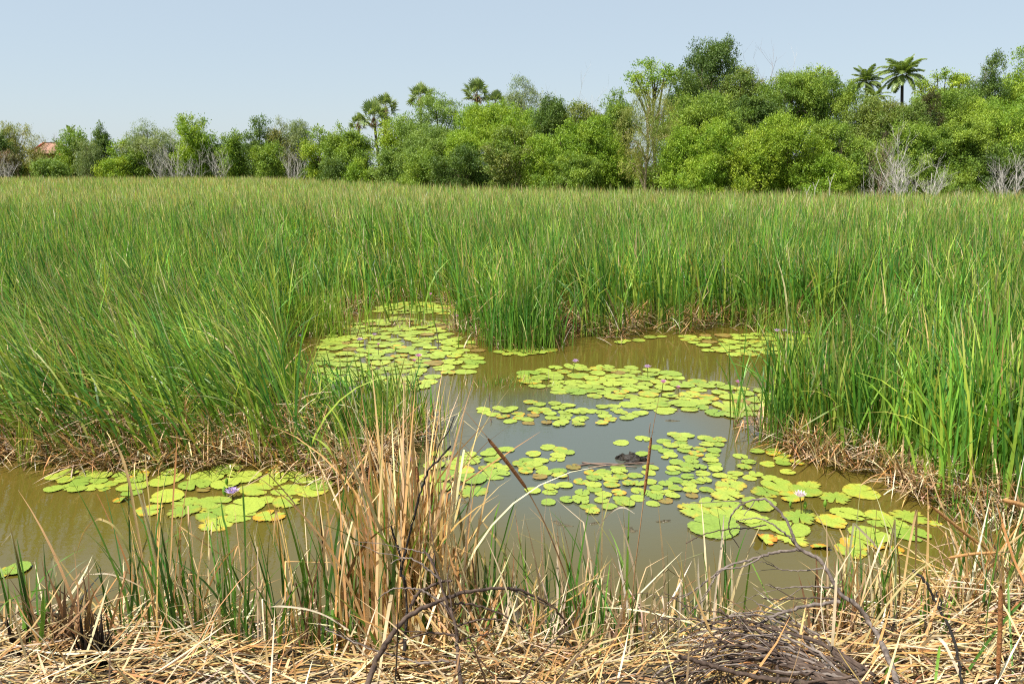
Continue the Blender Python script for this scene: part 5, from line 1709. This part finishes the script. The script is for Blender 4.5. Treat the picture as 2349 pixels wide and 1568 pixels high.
def palm(name, label, px, py, y, rad_px, meshes, base_px=None, nfr=34, feather=False, seed=0, group=None):
    rg = np.random.default_rng(seed + 50)
    top = PD(px, py, y)
    bx = PD(base_px or px, 400, y)[0]
    root = empty(name, (bx, y, .2), label, "palm tree", group)
    h = top[2] - .2
    R = rad_px * y / 1790.0
    t = np.array([top[0] - bx, 0, h])
    st = catmull([[0, 0, -.6], [t[0] * .15, 0, h * .35], [t[0] * .7, 0, h * .75], t], 8)
    Tubes().add(st, np.linspace(.21, .15, len(st)) * (1 if not feather else .8), 9).build("trunk", M_PALMBARK, root)
    if not feather:
        # skirt of hanging dead leaves under the crown
        n = 60
        bs = np.tile(t + np.array([0, 0, -.1]), (n, 1)) + rg.normal(0, .12, (n, 3))
        v, q, c = blades(bs, rg.uniform(.5, 1.3, n) * R * .55, np.full(n, .10), rg.uniform(0, 3.1, n), rg.uniform(0, 6.28, n), rg.uniform(2.2, 2.9, n), np.full(n, .2), 4,
                         np.tile([.25, .15, .07], (n, 1)), np.tile([.30, .19, .09], (n, 1)), np.tile([.33, .22, .12], (n, 1)))
        mesh_obj("dead_skirt", v, q, M_DRY, root, c)
    base_len = 3.4 if feather else 1.6
    for k in range(nfr):
        o = bpy.data.objects.new("frond", meshes[int(rg.integers(0, len(meshes)))])
        COL.objects.link(o)
        o.parent = root
        o.location = tuple(t + rg.normal(0, .05, 3))
        f = (k + .5) / nfr
        tilt = (0.05 + 2.05 * f ** .9) if not feather else (0.0 + 2.1 * f)
        az = k * 2.39996 + rg.normal(0, .15)
        if feather:
            o.rotation_euler = Matrix.Rotation(az, 4, "Z").to_euler() if False else (Matrix.Rotation(az, 3, "Z") @ Matrix.Rotation(tilt * .85, 3, "Y")).to_euler()
        else:
            o.rotation_euler = (Matrix.Rotation(az, 3, "Z") @ Matrix.Rotation(tilt, 3, "X") @ Matrix.Rotation(rg.uniform(-.9, .9), 3, "Z")).to_euler()
        s = R / base_len * rg.uniform(.85, 1.1)
        o.scale = (s, s, s)


M_PALMBARK = solid_mat("palm_bark", (0.030, 0.026, 0.022), (0.09, 0.075, 0.06), 6, 0.9, 0.5, (1, 1, 2.5))
palm("fan_palm", "front fan palm of a pair with dark leaning bare trunk", 858, 272, 104, 42, FAN, 872, 26, seed=1, group="fan palms on the skyline")
palm("fan_palm", "rear fan palm of the pair, slightly taller and to the right", 884, 248, 112, 36, FAN, 882, 24, seed=2, group="fan palms on the skyline")
palm("fan_palm", "small fan palm half hidden at the left of the pair", 822, 284, 114, 24, FAN, 826, 26, seed=3, group="fan palms on the skyline")
palm("fan_palm", "single round fan palm above the yellow green tree", 965, 226, 108, 35, FAN, 966, 26, seed=4, group="fan palms on the skyline")
palm("fan_palm", "fan palm behind the layered rain tree, left part of its clump", 1094, 218, 98, 36, FAN, 1094, 26, seed=5, group="fan palms on the skyline")
palm("fan_palm", "lower fan palm leaning right beside the rain tree's palm", 1136, 238, 97, 30, FAN, 1130, 26, seed=6, group="fan palms on the skyline")
palm("coconut_palm", "tallest coconut palm on the skyline at the right", 2070, 172, 74, 54, FEA, 2068, 34, True, 7, "coconut palms on the skyline")
palm("coconut_palm", "coconut palm left of the tallest one", 1988, 188, 80, 44, FEA, 1990, 30, True, 8, "coconut palms on the skyline")
palm("coconut_palm", "drooping coconut palm crown below the left coconut palm", 2008, 222, 78, 40, FEA, 2008, 16, True, 9, "coconut palms on the skyline")
palm("coconut_palm", "low coconut palm between the feathery tree and the left coconut palm", 1942, 208, 80, 28, FEA, 1942, 14, True, 10, "coconut palms on the skyline")
palm("coconut_palm", "coconut palm fronds poking past the feathery tree's right side", 1896, 192, 80, 34, FEA, 1896, 14, True, 11, "coconut palms on the skyline")
palm("coconut_palm", "small coconut palm beside the house among far left trees", 162, 308, 130, 24, FEA, 162, 16, True, 12, "coconut palms on the skyline")

# ------------------------------------------------------------------ houses behind the left trees
M_ROOF = solid_mat("clay_roof", (0.36, 0.19, 0.13), (0.48, 0.28, 0.20), 3, 0.85, 0.3, (8, 1, 1))
M_WALLORANGE = solid_mat("orange_wall", (0.50, 0.20, 0.09), (0.58, 0.25, 0.12), 2, 0.85, 0.1)
M_ROOFGREY = solid_mat("grey_roof", (0.26, 0.25, 0.24), (0.38, 0.37, 0.36), 3, 0.8, 0.2, (6, 1, 1))
M_WALLPALE = solid_mat("pale_wall", (0.5, 0.46, 0.40), (0.62, 0.58, 0.52), 2, 0.85, 0.1)
M_RED = solid_mat("red_verge", (0.50, 0.09, 0.06), (0.58, 0.13, 0.08), 2, 0.7, 0.1)
M_WINDOW = solid_mat("dark_window", (0.02, 0.022, 0.025), (0.05, 0.055, 0.06), 2, 0.15, 0.0)


def box(a, b):
    (x0, y0, z0), (x1, y1, z1) = a, b
    V = [(x0, y0, z0), (x1, y0, z0), (x1, y1, z0), (x0, y1, z0), (x0, y0, z1), (x1, y0, z1), (x1, y1, z1), (x0, y1, z1)]
    return np.array(V, float), np.array([(0, 3, 2, 1), (4, 5, 6, 7), (0, 1, 5, 4), (1, 2, 6, 5), (2, 3, 7, 6), (3, 0, 4, 7)])


def house(label, px0, px1, eave, ridge, y, roofm, wallm, verge=True):
    x0, x1 = PD(px0, 400, y)[0], PD(px1, 400, y)[0]
    ze, zr = PD(px0, eave, y)[2], PD(px0, ridge, y)[2]
    root = empty("house", ((x0 + x1) / 2, y, .2), label, "house")
    W, D = (x1 - x0) / 2, 3.2
    v, q = box((-W + .3, -D + .5, -.4), (W - .3, D - .5, ze - .2))
    mesh_obj("wall", v, q, wallm, root)
    V = []
    for dz in (0, -.14):
        V += [(-W, -D, ze - .2 + dz), (W, -D, ze - .2 + dz), (W - .4, 0, zr - .2 + dz), (-W + .7, 0, zr - .2 + dz), (W, D, ze - .2 + dz), (-W, D, ze - .2 + dz)]
    F_ = [(0, 1, 2, 3), (3, 2, 4, 5), (6, 9, 8, 7), (9, 11, 10, 8), (0, 6, 7, 1), (5, 4, 10, 11), (0, 3, 9, 6), (3, 5, 11, 9), (1, 7, 8, 2), (2, 8, 10, 4)]
    rf = mesh_obj("roof", V, F_, roofm, root)
    if verge:
        Tubes().add(np.array([(-W, -D, ze - .12), (-W + .7, 0, zr - .12)]), .16, 6).build("verge", M_RED, rf)
        Tubes().add(np.array([(-W + .7, 0, zr - .12), (W - .4, 0, zr - .12)]), .10, 6).build("ridge_cap", roofm, rf)
    for k in (-.45, .15):
        v, q = box((k * W - .5, -D + .45, ze - 2.3), (k * W + .5, -D + .52, ze - 1.1))
        mesh_obj("window", v, q, M_WINDOW, root)


house("orange walled house with a clay red roof among the far left trees", 100, 156, 352, 329, 131, M_ROOF, M_WALLORANGE)
house("grey roofed house glimpsed between trees left of the slim columnar tree", 205, 236, 354, 342, 133, M_ROOFGREY, M_WALLPALE, False)

# ------------------------------------------------------------------ undergrowth that closes the foot of the wood
def undergrowth():
    rg = np.random.default_rng(77)
    parts = []
    for px in np.arange(-60, 2440, 22):
        x_y = np.interp(px, TL_PX, TL_Y)
        y = x_y + rg.uniform(4, 12)
        c = PD(px, 430, y)
        hz = rg.uniform(2.0, 4.2) * (1.1 if px < 800 else 1.0)
        V, Q, C, _, _ = crown_mesh(rg, 46 * y / 1790.0, .3, .3 + hz, max(.2, y * .0036), DRK if rg.random() < .6 else MID, "bush", .8)
        parts.append((V + np.array([c[0], y, 0]), Q, C))
    return join(parts)


V, Qd, C = undergrowth()
tag(mesh_obj("undergrowth", V, Qd, M_LEAF, None, C), "dark tangled undergrowth closing the foot of the wood", "undergrowth", kind="stuff")

print("FACES", sum(len(m.polygons) for m in bpy.data.meshes))
